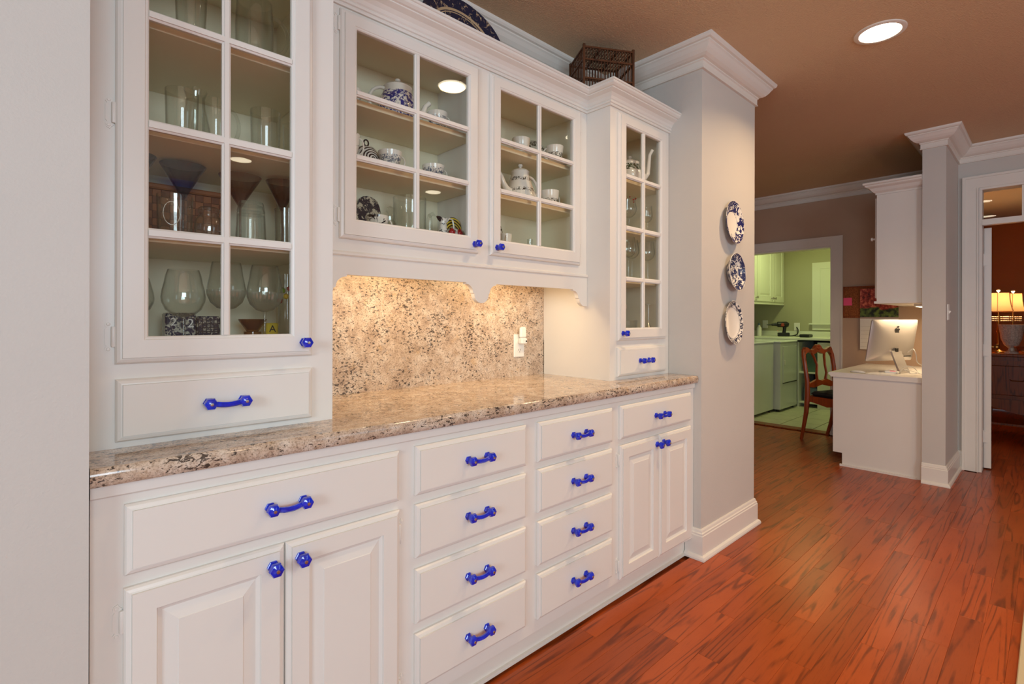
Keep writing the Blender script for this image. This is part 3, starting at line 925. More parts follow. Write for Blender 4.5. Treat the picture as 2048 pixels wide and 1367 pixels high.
# ------------------------------------------------------------------ glassware and china
G = 'drinking_glass'
def wine(label, x, y, z, rim, bowl, top, bot, group, mat=G, rib=False, foot=.032):
    """wine glass: bowl from bot..top above base z"""
    t = root('wine_glass', label, 'glass', (x, y, z), group)
    H = top - bot
    pr = [(.004, bot), (bowl * .45, bot + H * .04), (bowl * .80, bot + H * .16), (bowl * .97, bot + H * .32), (bowl, bot + H * .42), (bowl * .96, bot + H * .56), (bowl * .87, bot + H * .72), (bowl * .45 + rim * .50, bot + H * .88), (rim, top)]
    inn = [(rim - .0012, top), ] + [(max(r - .0016, .001), h + .0015) for r, h in pr[-2::-1]]
    b = MB(); b.lathe(pr + inn, (x, y, 0), 64 if rib else 32, 0, True, 'z', 1, 1, .018 if rib else 0, 32, (bot + H * .1, bot + H * .46)); b.obj('bowl', mat, t)
    if rib:
        fl_ = [(r + .0006, h) for r, h in pr if bot + H * .03 <= h <= bot + H * .45]
        b = MB(); b.lathe(fl_, (x, y, 0), 128, 0, True, 'z', 1, 1, .022, 32); b.obj('fluting', 'fluted_glass', t)
    b = MB(); b.lathe([(.0045, z + .006), (.0035, z + .02), (.0035, bot - .012), (.0055, bot + .001)], (x, y, 0), 16); b.obj('stem', mat, t)
    b = MB(); b.lathe([(0, z), (foot, z), (foot, z + .0015), (.010, z + .004), (.0045, z + .008)], (x, y, 0), 28); b.obj('foot', mat, t)
    return t
def tumbler(label, x, y, z, r0, r1, h, group=None, mat=G, flip=False, name='tumbler', base=.008):
    pr = [(0, 0), (r0 * .96, 0), (r0, .003), (r1, h), (r1 - .0018, h), (r0 - .0018, base), (0, base)]
    if flip: pr = [(r, h - q) for r, q in pr][::-1]
    b = MB(); b.lathe(pr, (x, y, z), 36)
    return tag(b.obj(name, mat, at=(x, y, z)), label, 'glass', group)
def handle(parent, x, y, z0, z1, reach, r, mat, ang=0.0, sx=.0):
    """ear handle in the vertical plane at angle ang; from (sx) outwards"""
    pts = []
    for i in range(13):
        q = R(100 - 200 * i / 12)
        rr = sx + reach * (.18 + .82 * math.cos(q)) if True else 0
        rr = sx + max(-.004, reach * math.cos(q))
        pts.append((x + rr * math.cos(ang), y + rr * math.sin(ang), (z0 + z1) / 2 + (z1 - z0) / 2 * math.sin(q)))
    b = MB(); b.tube(pts, r, 8)
    return b.obj('handle', mat, parent)
def mug(label, x, y, z, r, h, ang, group=None, mat=G, name='glass_mug'):
    t = root(name, label, 'mug', (x, y, z), group)
    b = MB(); b.lathe([(0, z), (r * .94, z), (r, z + .004), (r * 1.02, z + h), (r * 1.02 - .003, z + h), (r * .9, z + .012), (0, z + .012)], (x, y, 0), 36); b.obj('body', mat, t)
    handle(t, x, y, z + h * .15, z + h * .85, r * .75, .0045, mat, ang, r)
    return t
def cup(label, x, y, z, r, h, mat, ang=0.0, group=None, foot=.45):
    t = root('teacup', label, 'cup', (x, y, z), group)
    b = MB()
    b.lathe([(0, 0), (r * foot, 0), (r * foot, .004), (r * (foot + .12), .008), (r * .82, h * .38), (r * .95, h * .72), (r, h), (r - .002, h), (r * .92, h * .7), (r * .78, h * .38), (r * .4, .010), (0, .010)], (x, y, z), 32)
    b.obj('bowl', mat, t, at=(x, y, z))
    if ang is not None: handle(t, x, y, z + h * .22, z + h * .86, r * .42, .0028, 'porcelain', ang, r * .88)
    return t
def saucer(label, x, y, z, r, mat, group=None):
    b = MB(); b.lathe([(0, 0), (r * .55, 0), (r * .6, .003), (r, .012), (r, .014), (r * .58, .0055), (0, .004)], (x, y, z), 32)
    return tag(b.obj('saucer', mat, at=(x, y, z)), label, 'saucer', group)
def upright_plate(label, x, z, y, r, mat, group=None, name='plate', depth=.018, scale=(1, 1), tilt=8, rz=0.0, fluted=0, lift=None):
    """plate whose face looks to -Y (local), leaning back by tilt"""
    b = MB()
    b.lathe([(0, 0), (r * .58, 0), (r * .60, -.003 + .003), (r * .66, .002), (r * .98, depth), (r, depth + .002), (r * .985, depth + .0035), (r * .66, .0065), (r * .60, .0045), (0, .0045)], (0, 0, 0), 64, 0, True, 'y', scale[0], scale[1], .012 if fluted else 0, fluted, None)
    o = b.obj(name, mat, at=(0, 0, 0))
    o.location = (x, y, z); o.rotation_euler = (R(-tilt), 0, rz)
    return tag(o, label, 'plate', group)

# --- left tall unit, bottom
zf = BOT
wine('large clear wine glass in front of the blue printed tin', .247, 1.50, zf, .034, .0485, 1.313, 1.192, 'stemware on the lowest left shelf')
wine('clear wine glass half hidden by the left door stile', .146, 1.55, zf, .031, .047, 1.300, 1.195, 'stemware on the lowest left shelf')
wine('ribbed goblet behind the door muntin, between two other stemmed glasses', .358, 1.56, zf, .035, .0475, 1.345, 1.213, 'stemware on the lowest left shelf', rib=True)
wine('ribbed goblet standing right of the muntin, near the flower-painted glass', .446, 1.52, zf, .033, .046, 1.340, 1.208, 'stemware on the lowest left shelf', rib=True)
t = root('painted_glass', 'clear glass painted with red and green flowers at the right edge of the lowest shelf', 'glass', (.534, 1.60, zf))
b = MB(); b.lathe([(0, zf), (.022, zf), (.026, zf + .01), (.026, 1.325), (.0245, 1.325), (.0245, zf + .012), (0, zf + .012)], (.534, 1.60, 0), 28); b.obj('body', G, t)
rg = random.Random(3)
for i in range(7):
    q = R(200 + 22 * i); zz = 1.22 + .10 * rg.random()
    b = MB(); b.lathe([(0, -.010), (.007, -.005), (.008, .004), (0, .010)], (.534 + .0265 * math.cos(q), 1.60 + .0265 * math.sin(q), zz), 8, 0, True)
    b.obj('flower', ('red_glaze', 'green_glaze', 'yellow_glaze')[i % 3], t)
t = root('printed_tin', 'dark blue printed tin with numbers, behind the large wine glass', 'tin', (.292, 1.67, zf))
b = MB(); b.cbox(.228, .300, 1.640, 1.70, zf, 1.205, .004); b.obj('block', 'tin_print', t)
b = MB(); b.cbox(.302, .360, 1.635, 1.70, zf, 1.196, .004); b.obj('block', 'tin_print', t)
for i in range(6):
    b = MB(); b.box(.304 + .0095 * i, .3065 + .0095 * i, 1.6335, 1.635, 1.135, 1.19); b.obj('slat', 'dark_glaze', t)
for i in range(5):
    b = MB(); b.box(.304, .356, 1.6330, 1.6345, 1.140 + .011 * i, 1.1425 + .011 * i); b.obj('slat', 'dark_glaze', t)
def text(body, loc, size, mat, parent, rot=(R(90), 0, 0)):
    cu = bpy.data.curves.new('numeral', 'FONT'); cu.body = body; cu.size = size; cu.extrude = .0006; cu.align_x = 'CENTER'
    cu.materials.append(M[mat])
    tmp = bpy.data.objects.new('numeral_curve', cu); COL.objects.link(tmp)
    me = bpy.data.meshes.new_from_object(tmp); bpy.data.objects.remove(tmp); bpy.data.curves.remove(cu)
    o = bpy.data.objects.new('numeral', me); COL.objects.link(o)
    o.parent = parent; o.location = Vector(loc) - WL[parent.name]; o.rotation_euler = rot
    return o
text('2', (.247, 1.639, 1.170), .03, 'paper_white', t)
text('2', (.287, 1.639, 1.165), .034, 'paper_white', t)
b = MB(); b.lathe([(0, 0), (.016, 0), (.020, .006), (.036, .030), (.040, .038), (.038, .038), (.030, .026), (.014, .006), (0, .006)], (.452, 1.66, zf + .05), 28)
b.lathe([(0, 0), (.026, 0), (.024, .05), (0, .05)], (.452, 1.66, zf), 28)
tag(b.obj('footed_bowl', 'amber_glass', at=(.452, 1.66, zf)), 'small amber glass footed bowl behind the ribbed goblet', 'bowl')
t = root('letter_block', 'small yellow block with a letter A at the bottom right of the glass shelf', 'block', (.508, 1.67, zf))
b = MB(); b.cbox(.490, .526, 1.655, 1.69, zf, 1.176, .003); b.obj('block', 'yellow_glaze', t)
text('A', (.508, 1.654, 1.148), .03, 'dark_glaze', t)
# --- left tall unit, second shelf
z2 = SHZ[0]
tumbler('short clear tumbler with an etched oval, in front of the woven basket', .224, 1.47, z2, .036, .0385, .107, 'tumblers on the second left shelf')
tm_ = [o for o in COL.objects if o.get('label', '').startswith('short clear tumbler')][0]
b = MB(); b.tube([(.212 + .017 * math.cos(R(q)), 1.4335 + .004 * abs(math.cos(R(q))), SHZ[0] + .058 + .028 * math.sin(R(q))) for q in range(0, 360, 20)], .0009, 5, closed=True); b.obj('etching', 'cut_crystal', tm_)
t = root('glass_jar', 'round clear glass jar beside the etched tumbler', 'jar', (.297, 1.47, z2))
b = MB(); b.lathe([(0, 0), (.022, 0), (.030, .012), (.034, .035), (.031, .058), (.022, .070), (.021, .074), (.0195, .074), (.020, .068), (.029, .056), (.032, .035), (.028, .014), (0, .004)], (.297, 1.47, z2), 36); b.obj('body', G, t)
b = MB(); b.lathe([(.023, .0745), (.024, .0745), (.024, .086), (.020, .089), (0, .090), (0, .088), (.0225, .0855)], (.297, 1.47, z2), 36); b.obj('lid', G, t)
tumbler('lower upside-down clear tumbler of the stacked pair', .396, 1.47, z2, .034, .038, .092, 'tumblers on the second left shelf', flip=True)
tumbler('upper upside-down clear tumbler of the stacked pair', .396, 1.47, z2 + .0925, .030, .0345, .026, 'tumblers on the second left shelf', flip=True, base=.010)
tumbler('clear tumbler at the right end of the second shelf', .494, 1.47, z2, .035, .0375, .112, 'tumblers on the second left shelf')
def martini(label, x, y, z, r, top, mat, flip=False, group='martini glasses'):
    t = root('martini_glass', label, 'glass', (x, y, z), group)
    h = top - z; c = h * .58
    f = (lambda q: z + h - q) if flip else (lambda q: z + q)
    b = MB(); b.lathe([(.003, f(c)), (r * .5, f(c + (h - c) * .48)), (r, f(h)), (r - .0015, f(h)), (r * .48, f(c + (h - c) * .5)), (.001, f(c + .004))], (x, y, 0), 36); b.obj('bowl', mat, t)
    b = MB(); b.lathe([(.003, f(.006)), (.003, f(c + .001))], (x, y, 0), 12); b.obj('stem', mat, t)
    b = MB(); b.lathe([(0, f(0)), (r * .62, f(0)), (r * .62, f(.002)), (.008, f(.004)), (.003, f(.008))], (x, y, 0), 28); b.obj('foot', mat, t)
    return t
martini('blue-tinted martini glass behind the etched tumbler', .262, 1.60, z2, .054, 1.603, 'blue_tint_glass')
martini('blue-tinted martini glass cut off by the left door stile', .150, 1.60, z2, .054, 1.610, 'blue_tint_glass')
martini('pink-tinted martini glass behind the door muntin', .402, 1.60, z2, .056, 1.600, 'pink_tint_glass')
martini('brown-tinted martini glass at the right of the second shelf', .512, 1.58, z2, .046, 1.600, 'brown_tint_glass')
t = root('woven_basket', 'brown woven splint basket behind the tumblers', 'basket', (.235, 1.72, z2))
b = MB(); b.cbox(.100, .385, 1.672, 1.770, z2, 1.545, .006); b.obj('body', 'wicker', t)
b = MB(); b.cbox(.096, .389, 1.666, 1.774, 1.545, 1.560, .004); b.obj('rim', 'splint', t)
b = MB()
for i in range(14):
    for j in range(8):
        q = .0025 if (i + j) % 2 else .0008
        b.cbox(.1015 + .0202 * i, .1210 + .0202 * i, 1.672 - q, 1.673, z2 + .001 + .0200 * j, z2 + .0195 + .0200 * j, .0006, (i * 5 + j * 3) % 2)
tag(b.obj('woven_splints', ['splint', 'splint_dark'], t), kind='stuff')
# --- left tall unit, third shelf
z3 = SHZ[1]
tumbler('clear rocks glass on the left of the third shelf', .238, 1.47, z3, .033, .036, .124, 'glasses on the third left shelf')
mug('cut-glass mug with its handle to the right', .312, 1.47, z3, .030, .122, R(-20), 'glasses on the third left shelf')
tumbler('clear rocks glass between the mug handle and the last glass', .432, 1.47, z3, .035, .038, .128, 'glasses on the third left shelf')
tumbler('clear printed glass at the right end of the third shelf', .512, 1.48, z3, .029, .031, .112, 'glasses on the third left shelf')
b = MB(); b.lathe([(0, 0), (.030, 0), (.034, .01), (.036, .08), (.024, .14), (.022, .165), (.029, .186), (.0275, .186), (.020, .165), (.022, .14), (.034, .08), (.030, .012), (0, .008)], (.290, 1.60, z3), 36)
tag(b.obj('carafe', G, at=(.290, 1.60, z3)), 'clear glass carafe with a flared lip behind the cut-glass mug', 'carafe')
# --- left tall unit, top shelf
z4 = SHZ[2]
tumbler('tall clear beer glass on the top left shelf', .262, 1.50, z4, .030, .036, .16)
t = root('glass_pitcher', 'clear glass pitcher with a looped handle on the top left shelf', 'pitcher', (.412, 1.50, z4))
b = MB(); b.lathe([(0, 0), (.042, 0), (.046, .006), (.048, .12), (.044, .19), (.0425, .19), (.046, .12), (.044, .010), (0, .010)], (.412, 1.50, z4), 36); b.obj('body', G, t)
handle(t, .412, 1.50, z4 + .055, z4 + .16, .040, .005, G, R(-15), .044)
# --- centre left bay
def teapot(label, x, y, z, r, h, mat, dirx, plain='porcelain', spout_h=None, group='teapots', ribbed=False, tall=False, ang=0.0):
    """spout towards +dirx, handle opposite"""
    t = root('teapot', label, 'teapot', (0, 0, 0), group)
    if tall: pr = [(0, 0), (r * .70, 0), (r * .74, .006), (r * .98, h * .10), (r, h * .20), (r * .92, h * .36), (r * .72, h * .66), (r * .56, h * .92), (r * .56, h), (r * .5, h), (0, h)]
    else: pr = [(0, 0), (r * .62, 0), (r * .62, .006), (r * .80, h * .10), (r * .98, h * .34), (r, h * .48), (r * .90, h * .70), (r * .74, h * .88), (r * .72, h), (r * .66, h), (0, h)]
    b = MB(); b.lathe(pr, (0, 0, 0), 60 if ribbed else 40, 0, True, 'z', 1, 1, .02 if ribbed else 0, 30, (h * .05, h * .40)); b.obj('body', mat, t, at=(0, 0, 0))
    rl = r * (.56 if tall else .72)
    b = MB(); b.lathe([(0, h), (rl, h), (rl * 1.03, h + .004), (rl * .9, h + .010), (rl * .5, h + .017), (.006, h + .020), (.005, h + .024), (.011, h + .030), (.010, h + .037), (0, h + .040)], (0, 0, 0), 32); b.obj('lid', plain, t)
    sh = spout_h or h * .85
    pts = [(dirx * r * .80, 0, h * .30), (dirx * r * 1.18, 0, h * .38), (dirx * r * 1.42, 0, h * .55), (dirx * r * 1.56, 0, sh * .86), (dirx * r * 1.78, 0, sh)]
    b = MB(); b.tube(pts, [r * .26, r * .22, r * .17, r * .13, r * .13], 12); b.obj('spout', plain if ribbed else mat if False else plain, t)
    pts = []
    for i in range(13):
        q = R(112 - 215 * i / 12); pts.append((-dirx * (r * .78 + r * .72 * math.cos(q)), 0, h * .55 + h * .40 * math.sin(q)))
    b = MB(); b.tube(pts, r * .085, 8); b.obj('handle', plain, t)
    place(t, (x, y, z), ang)
    return t
zc1, zc2 = SHC
teapot('white teapot with blue willow print and round lid knob on the top china shelf', .945, 1.655, zc2, .072, .132, 'willow_china', 1, ang=R(-8))
cup('grey-blue printed teacup left of the willow teapot', .757, 1.655, zc2, .042, .072, 'grey_china', R(160), 'printed teacups')
cup('grey-blue printed teacup right of the willow teapot', 1.098, 1.62, zc2 + .0145, .039, .062, 'grey_china', R(-15), 'printed teacups')
saucer('white printed saucer under the teacup right of the willow teapot', 1.098, 1.62, zc2, .060, 'grey_china')
t = root('covered_dish', 'black and white zebra-striped covered dish with a ring finial', 'dish', (.832, 1.68, zc1))
b = MB(); b.lathe([(0, 0), (.030, 0), (.036, .008), (.056, .045), (.055, .048), (0, .048)], (.832, 1.68, zc1), 36); b.obj('bowl', 'zebra_china', t)
b = MB(); b.lathe([(.058, .048), (.057, .054), (.045, .080), (.028, .097), (.010, .104), (0, .105)], (.832, 1.68, zc1), 36); b.obj('lid', 'zebra_china', t)
b = MB(); b.tube([(.832 + .009 * math.cos(R(q)), 1.68, zc1 + .116 + .011 * math.sin(R(q))) for q in range(0, 360, 30)], .0028, 8, closed=True); b.obj('finial', 'dark_glaze', t)
cup('grey printed teacup in front of the zebra-striped dish', .884, 1.60, zc1 + .0145, .042, .060, 'grey_china', R(-10), 'printed teacups')
saucer('grey printed saucer under the cup in front of the zebra dish', .884, 1.60, zc1, .062, 'grey_china')
cup('grey printed teacup alone on the right of the middle shelf', 1.080, 1.62, zc1 + .0145, .043, .056, 'grey_china', R(-10), 'printed teacups')
saucer('grey printed saucer under the cup on the right of the middle shelf', 1.080, 1.62, zc1, .062, 'grey_china')
cup('white teacup cut off by the left door stile on the middle shelf', .737, 1.62, zc1 + .02, .040, .085, 'cow_china', R(-40), 'printed teacups')
zc0 = CB
# bell-shaped patterned platter leaning at the back
out = []
for i in range(0, 25):
    t_ = i / 24; q = math.pi * t_
    wdt = .040 + .058 * (1 - math.sin(q)) ** 1.3 if True else 0
for (hx, hz) in ((.092, 0), (.095, .02), (.090, .045), (.074, .066), (.058, .084), (.048, .105), (.044, .130), (.036, .150), (.020, .161), (0, .165)):
    out.append((hx, hz))
outl = [(x, z) for x, z in out] + [(-x, z) for x, z in out[-2::-1]]
b = MB(); b.prism([(p[0], p[1]) for p in outl], 'y', -.007, 0)
b.prism([(p[0] * .80, p[1] * .84 + .008) for p in outl], 'y', -.0085, -.007)
o = b.obj('bell_platter', 'black_plate_china', at=(0, 0, 0)); o.location = (.876, 1.735, zc0); o.rotation_euler = (R(-8), 0, 0)
tag(o, 'bell-shaped platter with dark floral print leaning at the back of the lower china shelf', 'platter')
cup('white teacup with dark rim in front of the bell-shaped platter', .836, 1.60, zc0, .038, .060, 'cow_china', R(-15), 'printed teacups')
t = root('decanter', 'crystal decanter with a faceted stopper beside the bell-shaped platter', 'decanter', (.940, 1.70, zc0))
b = MB(); b.lathe([(0, 0), (.030, 0), (.032, .01), (.030, .05), (.012, .078), (.010, .092), (.008, .092), (.010, .076), (.028, .05), (0, .008)], (.940, 1.70, zc0), 8, 0, False); b.obj('body', G, t)
b = MB(); b.lathe([(.006, .090), (.007, .096), (.017, .108), (.014, .120), (0, .128)], (.940, 1.70, zc0), 8, 0, False); b.obj('stopper', G, t)
tumbler('wide clear glass cylinder vase in the middle of the lower china shelf', 1.000, 1.66, zc0, .060, .062, .160, None, G, False, 'glass_vase')
t = root('glass_figurine', 'small clear glass bird figurine right of the glass vase', 'figurine', (1.075, 1.64, zc0))
b = MB(); b.lathe([(0, 0), (.020, 0), (.018, .02), (.012, .05), (.010, .085), (.006, .105), (0, .110)], (1.075, 1.64, zc0), 14, 0, True, 'z', 1.2, .8); b.obj('body', G, t)
b = MB(); b.tube([(1.075, 1.64, zc0 + .10), (1.090, 1.64, zc0 + .112), (1.104, 1.64, zc0 + .104)], [.008, .007, .002], 8); b.obj('head', G, t)
t = root('creamer', 'black and white cow-patterned creamer with a tall looped handle', 'creamer', (1.112, 1.60, zc0))
b = MB(); b.lathe([(0, 0), (.015, 0), (.017, .01), (.016, .05), (.013, .070), (.018, .090), (.0165, .090), (.011, .070), (0, .06)], (1.112, 1.60, zc0), 24); b.obj('body', 'cow_china', t)
b = MB(); b.tube([(1.108, 1.60, zc0 + .080), (1.092, 1.60, zc0 + .090), (1.082, 1.60, zc0 + .094)], [.010, .008, .003], 8); b.obj('spout', 'dark_glaze', t)
b = MB(); b.tube([(1.126, 1.60, zc0 + .075), (1.140, 1.60, zc0 + .094), (1.156, 1.60, zc0 + .090), (1.162, 1.60, zc0 + .066), (1.150, 1.60, zc0 + .035), (1.127, 1.60, zc0 + .018)], .0032, 8); b.obj('handle', 'porcelain', t)
t = root('rooster_jar', 'bright yellow, red and white painted rooster jar by the cabinet partition', 'jar', (1.176, 1.625, zc0))
b = MB(); b.lathe([(0, 0), (.024, 0), (.032, .015), (.034, .035), (.026, .055), (.014, .066), (0, .070)], (1.172, 1.625, zc0), 24); b.obj('body', 'cow_china', t)
b = MB(); b.prism([(1.172 + .040 * math.cos(R(q)), zc0 + .062 + .044 * math.sin(R(q))) for q in range(-20, 201, 20)], 'y', 1.618, 1.630); b.obj('tail', 'yellow_stripe', t)
for dx in (-.020, .018):
    b = MB(); b.lathe([(0, -.020), (.012, -.012), (.014, .004), (.006, .016), (0, .020)], (1.172 + dx, 1.598, zc0 + .040), 12); b.obj('wattle', 'red_glaze', t)
b = MB(); b.lathe([(0, -.014), (.012, -.006), (.012, .006), (0, .014)], (1.203, 1.615, zc0 + .045), 12); b.obj('wing', 'green_glaze', t)
# --- centre right bay
cup('plain white teacup at the left of the upper right china shelf', 1.545, 1.62, zc2 + .0145, .041, .072, 'porcelain', None, 'sprig teacups')
saucer('white saucer under the left teacup of the upper right china shelf', 1.545, 1.62, zc2, .064, 'porcelain')
upright_plate('white plate with a sprig rim standing between two teacups', 1.766, zc2 + .0845, 1.745, .080, 'plate_sprig', None, 'plate', .010, (1, 1), 8)
cup('white sprig teacup at the right of the upper right china shelf', 1.735, 1.59, zc2 + .0145, .042, .074, 'sprig_cup_china', R(150), 'sprig teacups')
saucer('white saucer under the right teacup of the upper right china shelf', 1.735, 1.59, zc2, .064, 'porcelain')
teapot('white ribbed teapot with small sprig bands behind the right glass door', 1.545, 1.625, zc1, .072, .138, 'sprig_china', -1, 'porcelain', .118, 'teapots', True, True)
cup('white sprig teacup with a round handle on the middle right shelf', 1.712, 1.60, zc1, .044, .080, 'sprig_cup_china', R(-10), 'sprig teacups')
upright_plate('tall sprig plate half hidden behind the right door stile', 1.482, zc0 + .085, 1.745, .082, 'plate_sprig', None, 'plate', .010, (.72, 1), 8)
cup('small white mug on the lowest right china shelf', 1.455, 1.62, zc0, .026, .072, 'porcelain', R(-130), None, .8)
tumbler('tiny clear shot glass on the lowest right china shelf', 1.622, 1.64, zc0, .011, .013, .070)
saucer('white saucer lying alone at the right of the lowest china shelf', 1.735, 1.62, zc0, .060, 'porcelain')
# --- right tall unit
teapot('white teapot with a green ivy band on the top shelf by the plate wall', 2.175, 1.475, z4, .066, .112, 'ivy_china', 1, 'porcelain', .185, 'teapots', False, False, R(-40))
wine('wine glass with red painted berries on the third shelf of the narrow cabinet', 2.140, 1.455, z3, .030, .038, 1.805, 1.700, 'stemware in the narrow cabinet')
for i, (dx, dz) in enumerate(((-.028, 0), (-.012, -.014), (.006, .006), (.020, -.010), (.028, .004))):
    pass
wine('plain wine glass behind the berry-painted one', 2.175, 1.54, z3, .028, .036, 1.800, 1.700, 'stemware in the narrow cabinet')
wine('slim flute glass at the right of the third shelf of the narrow cabinet', 2.270, 1.43, z3, .022, .026, 1.775, 1.690, 'stemware in the narrow cabinet')
wine('wine glass at the left of the second shelf of the narrow cabinet', 2.130, 1.45, z2, .030, .038, 1.600, 1.500, 'stemware in the narrow cabinet')
wine('wine glass behind the muntin on the second shelf of the narrow cabinet', 2.190, 1.47, z2, .029, .037, 1.595, 1.500, 'stemware in the narrow cabinet')
wine('wine glass at the right of the second shelf of the narrow cabinet', 2.290, 1.44, z2, .028, .036, 1.595, 1.495, 'stemware in the narrow cabinet')
martini('upside-down martini glass at the bottom right of the narrow cabinet', 2.305, 1.445, zf, .042, 1.270, G, True)
t = root('keepsake_box', 'blush cardboard box behind the glass bowls of the narrow cabinet', 'box', (2.20, 1.60, zf))
b = MB(); b.cbox(2.15, 2.27, 1.56, 1.66, zf, 1.245, .003); b.obj('body', 'blush_box', t)
b = MB(); b.cbox(2.146, 2.274, 1.556, 1.664, 1.245, 1.268, .003); b.obj('lid', 'blush_box', t)
b = MB(); b.lathe([(0, 0), (.026, 0), (.030, .006), (.045, .05), (.047, .085), (.045, .085), (.042, .05), (.026, .010), (0, .010)], (2.135, 1.455, zf), 16, 0, False)
tag(b.obj('glass_bowl', G, at=(2.135, 1.455, zf)), 'faceted clear glass bowl at the bottom left of the narrow cabinet', 'bowl')
# red berries of the painted wine glass
wg = [o for o in COL.objects if o.get('label', '').startswith('wine glass with red')][0]
for i in range(6):
    q = R(190 + 32 * i)
    b = MB(); b.lathe([(0, -.005), (.005, 0), (0, .005)], (2.140 + .034 * math.cos(q), 1.455 + .034 * math.sin(q), 1.792 + .008 * math.sin(i * 2.1)), 8); b.obj('berry', 'red_glaze', wg)

# ------------------------------------------------------------------ on top of the hutch
b = MB(); b.lathe([(0, 0), (.13, 0), (.15, .006), (.205, .022), (.210, .024), (.205, .028), (.150, .012), (.13, .006), (0, .006)], (0, 0, 0), 72, 0, True, 'y', 1.0, .78)
o = b.obj('platter', 'platter_blue', at=(0, 0, 0)); o.location = (1.250, 1.665, 2.19 + .165); o.rotation_euler = (R(-14), 0, 0)
tag(o, 'dark blue willow oval platter leaning above the middle cabinet', 'platter')
MB()
t = root('birdcage', 'dark wooden slatted birdcage standing on top of the narrow cabinet', 'birdcage', (0, 0, 0))
W, D, Hc = .255, .195, .305
for sx in (-1, 1):
    for sy in (-1, 1):
        MB().cbox(sx * W / 2 - .006, sx * W / 2 + .006, sy * D / 2 - .006, sy * D / 2 + .006, 0, Hc + .012, .002).obj('post', 'cage_wood', t)
for z in (.01, .15, .24, Hc - .006):
    for sy in (-1, 1): MB().box(-W / 2, W / 2, sy * D / 2 - .004, sy * D / 2 + .004, z, z + .008).obj('rail', 'cage_wood', t)
    for sx in (-1, 1): MB().box(sx * W / 2 - .004, sx * W / 2 + .004, -D / 2, D / 2, z, z + .008).obj('rail', 'cage_wood', t)
for sy in (-1, 1):
    b = MB()
    for i in range(1, 17): b.box(-W / 2 + W * i / 17 - .0015, -W / 2 + W * i / 17 + .0015, sy * D / 2 - .002, sy * D / 2 + .002, .01, Hc - .003)
    tag(b.obj('bars', 'cage_wood', t), kind='stuff')
for sx in (-1, 1):
    b = MB()
    for i in range(1, 12): b.box(sx * W / 2 - .002, sx * W / 2 + .002, -D / 2 + D * i / 12 - .0015, -D / 2 + D * i / 12 + .0015, .01, Hc - .003)
    tag(b.obj('bars', 'cage_wood', t), kind='stuff')
b = MB()
for i in range(1, 17): b.box(-W / 2 + W * i / 17 - .0011, -W / 2 + W * i / 17 + .0011, -D / 2, D / 2, Hc - .004, Hc - .001)
for i in range(1, 15): b.box(-W / 2, W / 2, -D / 2 + D * i / 15 - .0009, -D / 2 + D * i / 15 + .0009, Hc - .006, Hc - .004)
tag(b.obj('roof_grille', 'cage_wood', t), kind='stuff')
for x in (-.045, .045): MB().box(x - .005, x + .005, -D / 2, D / 2, Hc - .012, Hc - .006).obj('roof_bar', 'cage_wood', t)
MB().box(-.045, .045, -.006, .006, Hc - .016, Hc - .006).obj('roof_bar', 'cage_wood', t)
MB().box(-W / 2, W / 2, -D / 2, D / 2, 0, .006).obj('floor_board', 'cage_wood', t)
place(t, (2.030, 1.548, 2.191), R(-30))

# ------------------------------------------------------------------ plates on the pillar
for (x, z, r, mt, sc, lab, dep) in ((2.697, 1.710, .1150, 'plate_flow_blue', (.94, 1), 'top white plate with heavy dark blue flowers on the grey pillar wall', .020),
                                   (2.705, 1.4445, .1010, 'plate_willow', (1.0, 1), 'middle plate fully printed in blue on the grey pillar wall', .030),
                                   (2.694, 1.172, .1175, 'plate_border', (.92, 1), 'bottom white plate with a plain centre and thin blue border on the pillar', .018)):
    upright_plate(lab, x, z, YP - .0085, r, mt, 'plates hung on the pillar', 'wall_plate', dep, sc, 3, 0, 16 if mt == 'plate_flow_blue' else 8)

# ------------------------------------------------------------------ desk nook
XK = 4.752
t = root('desk', 'white built-in desk with a solid end panel beside the stub wall', 'desk', (5.34, .95, 0))
b = MB(); b.prism([(YS1 + .001, 0), (1.175, 0), (1.175, .105), (1.240, .105), (1.240, .722), (YS1 + .001, .722)], 'x', XK, XK + .03); b.obj('end_panel', 'trim_paint', t)
b = MB(); b.prism([(YS1 + .001, 0), (1.178, 0), (1.178, .105), (1.240, .105), (1.240, .722), (YS1 + .001, .722)], 'x', XF - .03, XF - .001); b.obj('end_panel', 'trim_paint', t)
b = MB(); b.box(XK + .03, XF - .03, YS1 + .001, YS1 + .02, 0.02, .722); b.obj('back_panel', 'trim_paint', t)
pr = [(YS1 + .001, .7225), (1.255, .7225), (1.255, .731), (1.262, .735), (1.270, .743), (1.271, .752), (1.264, .760), (YS1 + .001, .760)]
b = MB(); b.prism(pr, 'x', XK - .014, XF - .001); b.obj('desk_top', 'trim_paint', t)
b = MB(); b.prism([(XK, 0), (XK - .014, 0), (XK - .012, .008), (XK - .004, .016), (XK, .018)], 'x', 0, 1) if False else b.box(XK - .012, XK, YS1 + .034, 1.19, 0, .016); b.obj('shoe_strip', 'trim_paint', t)
t = root('desk_wall_cabinet', 'white upper cabinet with crown hanging over the computer desk', 'cabinet', (5.34, .80, 1.335))
b = MB(); b.box(XK, XF - .001, YS1 + .001, .945, 1.335, 2.20); b.obj('body', 'trim_paint', t)
DCR = [(0, 2.165), (.008, 2.165), (.008, 2.178), (.014, 2.182), (.026, 2.192), (.040, 2.214), (.060, 2.224), (.066, 2.230), (.066, 2.236), (.078, 2.242), (.078, 2.256), (0, 2.256)]
b = MB(); b.sweep(DCR, [(XF - .001, .945), (XK, .945), (XK, YS1 + .001)]); b.obj('crown', 'trim_paint', t)
